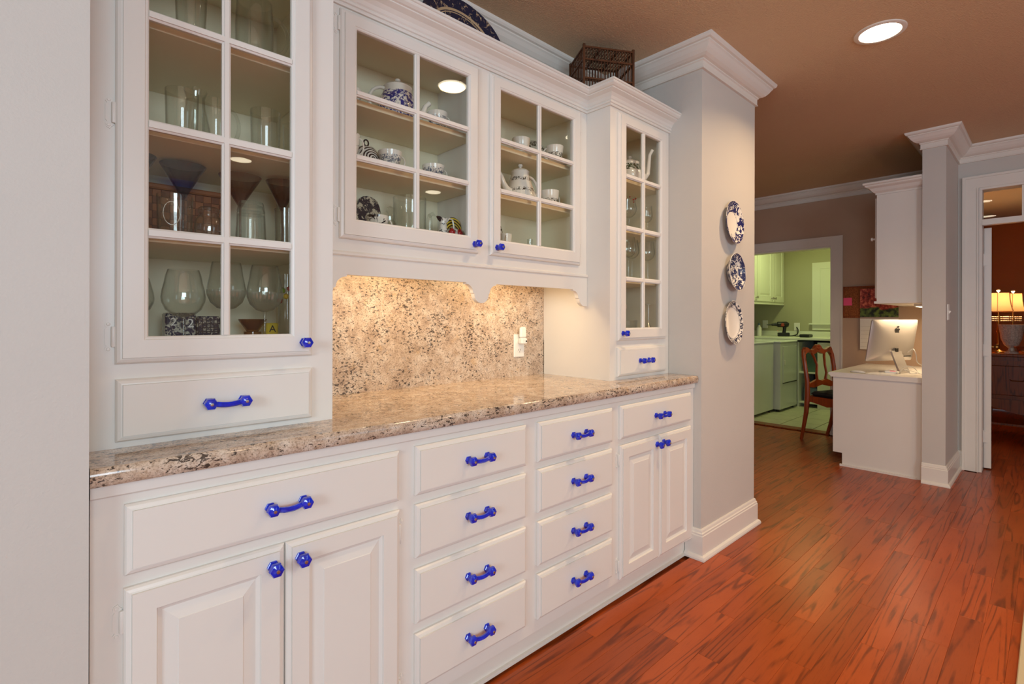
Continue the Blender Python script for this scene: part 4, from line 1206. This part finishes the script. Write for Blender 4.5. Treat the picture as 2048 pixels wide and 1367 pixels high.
b = MB(); b.box(XK - .008, XF - .001, YS1 + .001, .960, 1.318, 1.335); b.obj('light_rail', 'trim_paint', t)
for i in range(2):
    x0 = XK + .03 + .58 * i
    b = MB(); b.cbox(x0, x0 + .55, .945, .963, 1.36, 2.15, .004); d_ = b.obj('door', 'trim_paint', t)
    kx = x0 + (.51 if i == 0 else .04)
for kx in (XK + .06,):
    b = MB(); b.lathe([(0, 0), (.012, 0), (.008, .006), (.007, .016), (.015, .022), (.013, .030), (0, .034)], (0, 0, 0), 14, axis='y'); b.xf(Matrix.Translation((kx, .963, 1.83)) @ Matrix.Rotation(R(180), 4, 'Z')); b.obj('knob', 'plastic_white', d_)
b = MB(); b.cbox(5.05, 5.65, .70, .76, 1.296, 1.3175, .003); b.box(5.07, 5.63, .71, .75, 1.2945, 1.2962, 1); b.obj('task_light', ['plastic_white', 'tube_glow'], t)
area_light('desk_glow', (5.35, .74, 1.29), (R(-10), 0, 0), .55, .04, 3.4, (1.0, .76, .48), 170)

# computer seen from behind
t = root('desktop_computer', 'silver all-in-one desktop computer seen from behind on the white desk', 'computer', (0, 0, 0))
w, h = .264, .17
tilt = Matrix.Rotation(R(9), 4, 'X')     # local: screen back faces -Y
b = MB()
def rr(hw, hh, rad, y, zc):
    pts = []
    for (cx, cz, a0) in ((hw - rad, hh - rad, 0), (-hw + rad, hh - rad, 90), (-hw + rad, -hh + rad, 180), (hw - rad, -hh + rad, 270)):
        for i in range(5):
            q = R(a0 + 22.5 * i); pts.append((cx + rad * math.cos(q), y, zc + cz + rad * math.sin(q)))
    return pts
rings = [rr(w, .172, .014, .010, 0), rr(w, .172, .014, .003, 0), rr(w * .96, .160, .03, -.006, 0), rr(w * .7, .115, .05, -.022, -.01), rr(w * .35, .06, .04, -.032, -.02)]
v = [p for r in rings for p in r]; n = 20
f = [tuple(range(n))]
for k in range(4):
    for i in range(n): f.append((k * n + i, k * n + n + i, k * n + n + (i + 1) % n, k * n + (i + 1) % n))
f.append(tuple(range(5 * n - 1, 4 * n - 1, -1)))
b.add(v, f, 0, True); b.xf(Matrix.Translation((0, 0, .262)) @ tilt); b.obj('housing', 'aluminium', t)
b = MB(); b.box(-w + .012, w - .012, .010, .012, -.105, .160); b.xf(Matrix.Translation((0, 0, .262)) @ tilt); b.obj('screen', 'black_gloss', t)
ap = [(-.02, .42), (-.16, .50), (-.34, .46), (-.47, .32), (-.52, .10), (-.48, -.14), (-.38, -.36), (-.24, -.51), (-.12, -.52), (0, -.47), (.12, -.52), (.24, -.51), (.36, -.38), (.46, -.20), (.34, -.10), (.28, .04), (.31, .20), (.42, .30), (.30, .44), (.14, .49), (.04, .43)]
lf = [(.00, .54), (.02, .66), (.12, .78), (.20, .80), (.18, .68), (.10, .58)]
b = MB()
for poly in (ap, lf): b.prism([(p[0] * .058, p[1] * .058 + .078) for p in poly], 'y', -.0315, -.019)
b.xf(Matrix.Translation((0, .004, .262)) @ tilt); b.obj('logo', 'black_gloss', t)
b = MB()
pts = [(-.033, .175), (-.040, .150), (-.075, .060), (-.098, .012), (-.098, 0), (.075, 0), (.075, .006), (-.080, .008), (-.060, .060), (-.026, .150), (-.018, .172)]
b.prism([(y, z) for y, z in pts], 'x', -.055, .055); b.obj('stand', 'aluminium', t)
b = MB(); b.box(-.016, .016, -.036, -.030, .168, .198); b.obj('cable_slot', 'dark_slot', t)
b = MB()
for i in range(5): b.box(.10 + .016 * i, .112 + .016 * i, -.026, -.018, .128, .135)
b.xf(Matrix.Identity(4)); b.obj('ports', 'dark_slot', t)
place(t, (5.10, .905, .760), R(-24.5))
def cable(label, pts, r, mat, name='cable', grp=None):
    # smooth through points
    P_ = [Vector(p) for p in pts]; out = []
    for i in range(len(P_) - 1):
        p0 = P_[max(i - 1, 0)]; p1 = P_[i]; p2 = P_[i + 1]; p3 = P_[min(i + 2, len(P_) - 1)]
        for k in range(6):
            q = k / 6
            out.append(.5 * ((2 * p1) + (-p0 + p2) * q + (2 * p0 - 5 * p1 + 4 * p2 - p3) * q * q + (-p0 + 3 * p1 - 3 * p2 + p3) * q ** 3))
    out.append(P_[-1])
    b = MB(); b.tube(out, r, 6)
    return tag(b.obj(name, mat), label, 'cable', grp)
cable('white power cable looping up beside the computer stand', [(5.07, .80, .93), (5.02, .76, .96), (4.98, .735, .92), (5.0, .73, .86), (5.05, .70, .83), (5.12, .67, .83)], .0035, 'plastic_white')
cable('coiled white cable lying on the desk behind the computer stand', [(4.93, .83, .775), (4.90, .80, .82), (4.92, .76, .83), (4.96, .73, .80), (4.92, .72, .78), (4.90, .76, .775), (4.94, .80, .80), (4.98, .75, .785), (4.99, .69, .765)], .003, 'plastic_white')
cable('thin white cord in a loop on the desk edge', [(4.86, .95, .763), (4.84, .90, .79), (4.86, .86, .80), (4.88, .84, .775), (4.85, .88, .764), (4.84, .94, .763)], .0015, 'plastic_white')
t = root('computer_mouse', 'flat white computer mouse near the desk front edge', 'mouse', (0, 0, 0))
b = MB(); b.lathe([(0, 0), (.055, 0), (.056, .004), (.045, .013), (.022, .018), (0, .019)], (0, 0, 0), 28, 0, True, 'z', 1, .52); b.obj('shell', 'plastic_white', t)
b = MB(); b.lathe([(.0555, .0005), (.057, .002), (.0555, .0035)], (0, 0, 0), 28, 0, True, 'z', 1, .52); b.obj('base', 'dark_slot', t)
place(t, (4.85, 1.09, .760), R(80))
MB().cbox(4.80, 5.00, .86, 1.02, .760, .763, .001).obj('paper_sheet', 'paper_white')
tag(bpy.data.objects['paper_sheet'], 'sheet of white paper under the cord on the desk', 'paper')
b = MB(); b.cbox(4.95, 5.03, .845, .93, .763, .778, .002); tag(b.obj('note_pad', 'paper_white'), 'small white note pad with a pink top on the desk', 'note pad')
MB().box(4.955, 5.00, .86, .90, .778, .7785).obj('pink_note', 'pink_paper', bpy.data.objects['note_pad'])

# cork board, note and calendar on the far wall
t = root('cork_board', 'brown cork board on the wall behind the desk', 'board', (XF - .01, 1.34, 1.217))
b = MB(); b.box(XF - .012, XF - .001, 1.02, 1.452, 1.217, 1.518); b.obj('panel', 'cork', t)
for (y0, y1, z0, z1) in ((1.02, 1.452, 1.210, 1.224), (1.02, 1.452, 1.511, 1.525), (1.445, 1.458, 1.210, 1.525)):
    b = MB(); b.box(XF - .018, XF - .001, y0, y1, z0, z1); b.obj('board_frame', 'dresser_wood', t)
b = MB(); b.box(XF - .0195, XF - .0185, 1.382, 1.455, 1.335, 1.412); tag(b.obj('sticky_note', 'pink_paper'), 'bright pink sticky note on the edge of the cork board', 'note')
t = root('wall_calendar', 'wall calendar with an autumn tree picture hanging over the cork board', 'calendar', (XF - .02, 1.16, .90))
b = MB(); b.box(XF - .0235, XF - .0205, 1.005, 1.312, 1.205, 1.498); b.obj('picture_page', 'calendar_print', t, at=(XF - .022, 1.158, 1.30))
b = MB(); b.box(XF - .0225, XF - .0205, 1.005, 1.312, .900, 1.203); b.obj('date_page', 'paper_white', t)
for i in range(6): MB().box(XF - .0230, XF - .0226, 1.010, 1.307, .925 + .04 * i, .9256 + .04 * i).obj('grid_line', 'dark_slot', t)

# light switch on the stub wall
t = root('light_switch', 'white light switch on the side of the stub wall', 'switch', (4.80, YS0, 1.20))
b = MB(); b.loops([(4.765, 4.835, 1.190, 1.305, YS0), (4.765, 4.835, 1.190, 1.305, YS0 - .004), (4.768, 4.832, 1.193, 1.302, YS0 - .006)]); b.obj('cover_plate', 'plastic_white', t)
b = MB(); b.prism([(YS0 - .006, 1.236), (YS0 - .018, 1.250), (YS0 - .016, 1.256), (YS0 - .006, 1.258)], 'x', 4.795, 4.805); b.obj('toggle', 'plastic_white', t)

# ------------------------------------------------------------------ chair
t = root('dining_chair', 'carved reddish wooden side chair with a black seat pulled up to the desk', 'chair', (0, 0, 0))
CW = 'chair_wood'
# local: faces -Y, back at y=0
for s in (-1, 1):
    pts = [(s * .195, .075, 0), (s * .205, .045, .12), (s * .212, .012, .28), (s * .212, 0, .44), (s * .208, .004, .58), (s * .216, .020, .72), (s * .214, .040, .84), (s * .196, .052, .892)]
    b = MB(); b.tube(pts, [.016, .018, .022, .026, .023, .020, .021, .021], 8, flat=.8); b.obj('leg', CW, t)
    pts = [(s * .205, -.420, 0), (s * .212, -.425, .03), (s * .198, -.405, .16), (s * .200, -.412, .30), (s * .212, -.425, .40), (s * .212, -.420, .44)]
    b = MB(); b.tube(pts, [.015, .017, .015, .020, .027, .027], 8); b.obj('leg', CW, t)
top = []
for i in range(0, 33):
    x = -.215 + .43 * i / 32; u_ = abs(x) / .215
    zt = .905 + .016 * math.cos(u_ * math.pi * 2.2) + (.022 * max(0, 1 - (u_ / .28) ** 2)) - .045 * max(0, (u_ - .82) / .18) ** 2
    top.append((x, zt))
botm = []
for i in range(32, -1, -1):
    x = -.215 + .43 * i / 32; u_ = abs(x) / .215
    botm.append((x, .858 + .012 * math.cos(u_ * math.pi * 3.0) - .030 * max(0, (u_ - .8) / .2) ** 2))
b = MB(); b.prism(top + botm, 'y', .030, .062); b.obj('crest_rail', CW, t)
b = MB(); b.lathe([(0, 0), (.020, .002), (.016, .007), (.006, .010), (0, .010)], (0, .030, .905), 10, 0, True, 'y', 1.6, .8); b.obj('carving', CW, t)
lo = [(-.205, .560), (-.14, .575), (-.07, .600), (-.03, .590), (0, .582), (.03, .590), (.07, .600), (.14, .575), (.205, .560), (.205, .530), (.12, .520), (0, .545), (-.12, .520), (-.205, .530)]
b = MB(); b.prism(lo, 'y', -.008, .016); b.obj('cross_rail', CW, t)
for s in (-1, 1):
    pts = [(s * .062, .004, .590), (s * .075, .002, .66), (s * .060, .008, .74), (s * .078, .028, .82), (s * .098, .042, .868)]
    b = MB(); b.tube(pts, [.014, .012, .012, .013, .014], 8, flat=.7); b.obj('splat', CW, t)
ap_ = [(-.20, .445), (-.20, .395), (-.10, .385), (0, .365), (.10, .385), (.20, .395), (.20, .445)]
for (y0, y1) in ((-.440, -.415), (-.005, .018)):
    b = MB(); b.prism(ap_, 'y', y0, y1); b.obj('apron', CW, t)
for s in (-1, 1):
    b = MB(); b.prism([(-.42, .445), (-.42, .395), (-.3, .380), (-.2, .360), (-.1, .380), (0, .395), (0, .445)], 'x', s * .205 - .012, s * .205 + .012); b.obj('apron', CW, t)
b = MB(); b.cbox(-.205, .205, -.435, -.020, .445, .490, .020); b.obj('seat', 'black_fabric', t)
place(t, (5.665, 1.578, 0), R(-18.5))

# ------------------------------------------------------------------ laundry room
b = MB(); b.box(XF + .06, 8.32, 1.30, 3.52, -.08, -.010); fl = struct(b.obj('floor_laundry', 'grout'))
TS = .335
tm = MB(); g_ = TS / 2 - .004
tm.cbox(-g_, g_, -g_, g_, -.010, 0, .002); tmesh = tm.mesh('tile', 'tile_ceramic', (0, 0, 0))
for i in range(7):
    for j in range(5):
        x = 6.06 + .175 + TS * i; y = 1.615 - .0 + TS * j
        if x > 8.1: continue
        o = bpy.data.objects.new('tile', tmesh); COL.objects.link(o); o.parent = fl; o.location = Vector((x, y, 0)) - WL[fl.name]
def appliance(name, label, x0, x1, y0, dryer):
    t = root(name, label, name.replace('_', ' '), ((x0 + x1) / 2, y0 + .34, 0))
    b = MB(); b.cbox(x0, x1, y0, y0 + .68, .03, .885, .008); b.obj('cabinet', 'appliance_white', t)
    b = MB(); b.cbox(x0 - .004, x1 + .004, y0 - .006, y0 + .68, .887, .912, .008); b.obj('top', 'appliance_white', t)
    b = MB(); b.prism([(y0 + .56, .912), (y0 + .60, 1.02), (y0 + .68, 1.03), (y0 + .68, .912)], 'x', x0, x1); b.obj('console', 'appliance_white', t)
    for sx in (x0 + .05, x1 - .05):
        b = MB(); b.lathe([(0, 0), (.022, 0), (.018, .03), (0, .03)], (sx, y0 + .05, 0), 12); b.obj('foot', 'dark_slot', t)
    if dryer:
        b = MB(); b.cbox(x0 + .08, x1 - .03, y0 - .008, y0 + .001, .37, .845, .004); d_ = b.obj('door', 'appliance_white', t)
        MB().box(x0 + .075, x1 - .025, y0 - .0045, y0 - .001, .360, .37).obj('door_gap', 'dark_slot', t)
        b = MB(); b.cbox(x0 + .11, x0 + .14, y0 - .014, y0 - .008, .60, .66, .003); b.obj('handle', 'plastic_white', d_)
    return t
appliance('washing_machine', 'white top-load washing machine in the laundry room doorway', 6.19, 6.865, 2.46, False)
appliance('clothes_dryer', 'white clothes dryer with a square front door next to the washer', 6.885, 7.50, 2.385, True)
t = root('laundry_counter', 'laundry counter with open dark shelves beside the dryer', 'counter', (7.87, 2.2, 0))
b = MB()
b.box(7.54, 8.199, 2.375, 2.395, 0, .885).box(7.54, 8.199, 2.115, 2.150, 0, .885).box(8.16, 8.199, 2.15, 2.375, 0, .885).box(7.56, 8.16, 2.15, 2.375, .05, .07)
b.box(7.54, 8.199, 1.60, 2.115, 0, .885); b.obj('body', 'laundry_white', t)
b = MB(); b.box(7.55, 8.16, 2.15, 2.375, .46, .478); b.obj('shelf', 'laundry_white', t)
b = MB(); b.cbox(7.515, 8.199, 1.60, 3.399, .9125, .945, .004); b.obj('worktop', 'laundry_white', t)
b = MB(); b.box(8.185, 8.1995, 1.60, 3.399, .945, 1.02); b.obj('upstand', 'laundry_white', t)
b = MB(); b.box(8.158, 8.16, 2.15, 2.375, .07, .885); b.obj('back', 'dark_slot', t)
b = MB(); b.cbox(7.62, 7.95, 2.17, 2.34, .071, .26, .006); tag(b.obj('storage_bin', 'box_grey_blue'), 'grey blue storage bin on the lower laundry shelf', 'bin')
b = MB(); b.cbox(7.62, 7.95, 2.17, 2.31, .479, .78, .006); tag(b.obj('storage_bin', 'box_green'), 'dark green storage bin on the upper laundry shelf', 'bin')
t = root('laundry_cabinet', 'two-door white upper cabinet in the green-lit laundry room', 'cabinet', (7.6, 2.95, 1.43))
CX0, CX1, CY0 = 6.60, 8.199, 2.80
b = MB(); b.box(CX0, CX1, CY0, 3.399, 1.425, 2.40); b.obj('body', 'laundry_white', t)
b = MB(); b.box(CX0, CX1, CY0 - .012, CY0 + .01, 1.408, 1.43); b.obj('light_rail', 'laundry_white', t)
xs = [6.62, 7.17, 7.735, 8.18]
for i in range(3):
    x0, x1 = xs[i] + .006, xs[i + 1] - .006
    b = MB(); lp = [(x0, x1, 1.445, 2.36, CY0), (x0, x1, 1.445, 2.36, CY0 - .014), (x0 + .008, x1 - .008, 1.453, 2.352, CY0 - .018)]
    for q, d_ in ((.085, .018), (.090, .008), (.12, .016)): lp.append((x0 + q, x1 - q, 1.445 + q, 2.36 - q, CY0 - d_))
    b.loops(lp); d2 = b.obj('door', 'laundry_white', t)
    kx = x0 + .04 if i == 2 else x1 - .04
    b = MB(); b.lathe([(0, 0), (.014, 0), (.008, .008), (.008, .016), (.018, .022), (.016, .032), (0, .036)], (kx, CY0 - .018, 1.50), 12, axis='y'); b.obj('knob', 'metal', d2)
# window trim on the laundry far wall
b = MB(); b.box(8.182, 8.199, 2.30, 2.404, 1.14, 2.02).box(8.182, 8.199, 1.5, 2.30, 1.93, 2.02)
b.cbox(8.13, 8.199, 1.45, 2.435, 1.118, 1.14, .004).box(8.175, 8.199, 1.47, 2.40, 1.04, 1.118)
w4 = struct(b.obj('window_4', 'laundry_white'))
MB().box(8.188, 8.198, 1.55, 2.30, 1.14, 1.93).obj('roller_blind', 'laundry_white', w4)
t = root('wall_outlet', 'white wall outlet with a black plug on the laundry wall', 'outlet', (8.2, 2.61, 1.03))
b = MB(); b.cbox(8.193, 8.1995, 2.57, 2.65, 1.025, 1.145, .002); b.obj('cover_plate', 'plastic_white', t)
cable('black power cord hanging from the laundry outlet', [(8.192, 2.61, 1.075), (8.16, 2.60, 1.075), (8.13, 2.575, 1.04), (8.12, 2.58, .98), (8.08, 2.63, .952), (7.95, 2.70, .950)], .008, 'black_plastic')
t = root('wall_outlet', 'second white laundry outlet under the green-lit cabinet', 'outlet', (8.2, 3.06, 1.03))
b = MB(); b.cbox(8.193, 8.1995, 3.02, 3.10, 1.06, 1.18, .002); b.obj('cover_plate', 'plastic_white', t)
t = root('cordless_drill', 'black cordless drill standing on its battery on the laundry counter', 'drill', (0, 0, 0))
b = MB(); b.tube([(-.10, 0, .175), (-.06, 0, .175), (-.055, 0, .175), (.06, 0, .175), (.09, 0, .170)], [.022, .026, .040, .042, .030], 14); b.obj('motor_housing', ['black_plastic'], t)
b = MB(); b.tube([(-.20, 0, .168), (-.135, 0, .170), (-.13, 0, .170), (-.10, 0, .172)], [.006, .012, .018, .020], 10); b.obj('chuck', 'black_plastic', t)
b = MB(); b.tube([(.04, 0, .15), (.035, 0, .09), (.03, 0, .05)], [.026, .022, .026], 10); b.obj('grip', 'black_plastic', t)
b = MB(); b.cbox(-.05, .10, -.04, .04, 0, .055, .008); b.obj('battery', 'black_plastic', t)
b = MB(); b.cbox(-.02, .03, -.046, .046, .145, .195, .01); b.obj('label_band', 'orange_tool', t)
b = MB(); b.lathe([(0, 0), (.006, .001), (0, .002)], (-.052, 0, .08), 8, axis='x'); b.obj('led', 'red_led', t)
place(t, (7.90, 2.72, .945), R(-60))
b = MB(); b.cbox(7.62, 7.80, 2.28, 2.40, .945, .99, .01); b.tube([(7.62, 2.40, .96), (7.66, 2.48, .965), (7.72, 2.43, .96)], .006, 6)
tag(b.obj('battery_charger', 'black_plastic'), 'black battery charger on the laundry counter under the window', 'charger')
t = root('spray_bottle', 'clear white bottle on the laundry counter near the doorway edge', 'bottle', (7.85, 3.02, .945))
b = MB(); b.lathe([(0, 0), (.032, 0), (.034, .01), (.034, .12), (.016, .15), (.014, .165), (0, .165)], (7.85, 3.02, .945), 20); b.obj('body', 'plastic_white', t)
b = MB(); b.lathe([(0, .165), (.016, .165), (.016, .19), (0, .19)], (7.85, 3.02, .945), 16); b.obj('cap', 'box_grey_blue', t)
b = MB(); b.lathe([(0, ZC), (.16, ZC), (.16, ZC - .02), (.12, ZC - .06), (0, ZC - .075)], (7.1, 2.1, 0), 28); tag(b.obj('laundry_ceiling_light', 'laundry_glow'), 'round ceiling light of the laundry room', 'ceiling light')
area_light('laundry_glow_light', (7.1, 2.1, ZC - .09), (0, 0, 0), .3, .3, 12.0, (.86, 1.0, .42), 180, True)

# ------------------------------------------------------------------ lounge beyond the open door
DX = 7.02
t = root('dresser', 'dark carved wooden console dresser in the room beyond the open door', 'dresser', (7.25, -.1, 0))
DW = 'dresser_wood'
b = MB(); b.cbox(DX - .03, DX + .53, -.85, .55, .825, .855, .008); b.obj('top', DW, t)
b = MB(); b.box(DX + .01, DX + .51, -.82, .52, .40, .825); b.obj('case', DW, t)
b = MB(); b.box(DX, DX + .012, -.82, .52, .75, .785); b.obj('moulding', DW, t)
b = MB(); b.cbox(DX - .004, DX + .012, .02, .49, .44, .735, .006); d_ = b.obj('drawer', DW, t)
b = MB(); b.tube([(DX - .004, .20, .60), (DX - .022, .21, .59), (DX - .022, .29, .59), (DX - .004, .30, .60)], .005, 8); b.obj('pull', 'brass', d_)
wv = [(-.82, .40), (.52, .40)] + [(.52 - 1.34 * i / 20, .315 + .035 * math.cos(i / 20 * 4 * math.pi) * 1.0 - .02) for i in range(21)]
b = MB(); b.prism(wv, 'x', DX - .02, DX + .03); b.obj('apron', DW, t)
for (x, y) in ((DX + .03, .48), (DX + .48, .48), (DX + .03, -.78), (DX + .48, -.78)):
    b = MB(); b.tube([(x, y, 0), (x, y, .08), (x, y, .2), (x, y, .41)], [.022, .018, .026, .034], 8); b.obj('leg', DW, t)
b = MB(); b.box(DX + .05, DX + .48, -.78, .48, .13, .15); b.obj('lower_shelf', DW, t)
def table_lamp(label, x, y, z, s, power):
    t = root('table_lamp', label, 'lamp', (x, y, z), 'lamps on the dresser')
    b = MB(); b.lathe([(0, 0), (.055 * s, 0), (.055 * s, .012), (.030 * s, .022), (.012 * s, .035), (.010 * s, .20), (.016 * s, .215), (.010 * s, .235), (.010 * s, .40), (0, .40)], (x, y, z), 20); b.obj('base', 'brass', t)
    zz = z + .425
    rg = [(.110 * s, 0), (.097 * s, .05), (.087 * s, .12), (.083 * s, .19)]
    b = MB(); b.lathe([(r * 1.15, zz + h) for r, h in rg] + [(r * 1.15 - .002, zz + h) for r, h in rg[::-1]], (x, y, 0), 6, 0, False); b.obj('lamp_shade', 'shade_cloth', t)
    for k in range(6):
        q = R(60 * k)
        b = MB(); b.tube([(x + r * 1.16 * math.cos(q), y + r * 1.16 * math.sin(q), zz + h) for r, h in rg], .0022, 6); b.obj('shade_rib', DW, t)
    b = MB(); b.tube([(x + .110 * 1.16 * s * math.cos(R(60 * k)), y + .110 * 1.16 * s * math.sin(R(60 * k)), zz) for k in range(6)], .0026, 6, closed=True); b.obj('shade_rim', DW, t)
    b = MB(); b.lathe([(0, 0), (.004, 0), (.004, .02), (.013, .026), (.016, .036), (.010, .046), (0, .048)], (x, y, zz + .183), 14); b.obj('finial', 'porcelain', t)
    b = MB(); b.tube([(x, y, z + .40), (x, y, zz + .186)], .003, 6); b.obj('harp', 'brass', t)
    b = MB(); b.lathe([(0, -.03), (.018, -.015), (.024, .008), (.016, .03), (0, .036)], (x, y, zz + .085), 14); b.obj('bulb', 'bulb_glow', t)
    l = bpy.data.lights.new('lamp_glow', 'POINT'); l.energy = power; l.color = (1.0, .70, .38); l.shadow_soft_size = .03
    o = bpy.data.objects.new('lamp_glow', l); o.location = (x, y, zz + .13); COL.objects.link(o)
    # bead fringe hanging under the lamp
    b = MB()
    for k in range(22):
        q = R(360 / 22 * k)
        for j in range(3): b.lathe([(0, -.007), (.007, 0), (0, .007)], (x + .075 * s * math.cos(q), y + .075 * s * math.sin(q), zz - .055 - .02 * j), 6)
    tag(b.obj('bead_fringe', 'cut_crystal', t), kind='stuff')
    return t
table_lamp('nearer lit table lamp with a cream panelled shade and bead fringe', 7.20, .395, .855, 1.0, 16.0)
table_lamp('farther lit table lamp with a cream shade, half hidden by the nearer one', 7.50, .300, .855, .85, 12.0)
t = root('crystal_vase', 'large cut crystal vase in front of the table lamps', 'vase', (7.10, .295, .855))
b = MB(); b.lathe([(0, 0), (.055, 0), (.050, .015), (.025, .03), (.022, .055), (.055, .085), (.080, .15), (.085, .20), (.100, .29), (.097, .29), (.080, .20), (.074, .15), (.05, .09), (0, .07)], (7.10, .295, .855), 20, 0, False); b.obj('body', 'cut_crystal', t)
b = MB(); b.lathe([(0, 0), (.03, 0), (.055, .03), (.075, .075), (.072, .076), (.05, .035), (0, .012)], (7.06, .205, .855), 14, 0, False); tag(b.obj('crystal_dish', 'crystal', at=(7.06, .205, .855)), 'low cut crystal dish in front of the crystal vase', 'dish')

# rug edge by the lower right corner of the picture
b = MB(); b.cbox(1.75, 2.95, -1.1, .083, 0, .010, .003)
tag(b.obj('rug', 'rug_beige'), 'beige rug lying on the wooden floor at the lower right corner', 'rug')
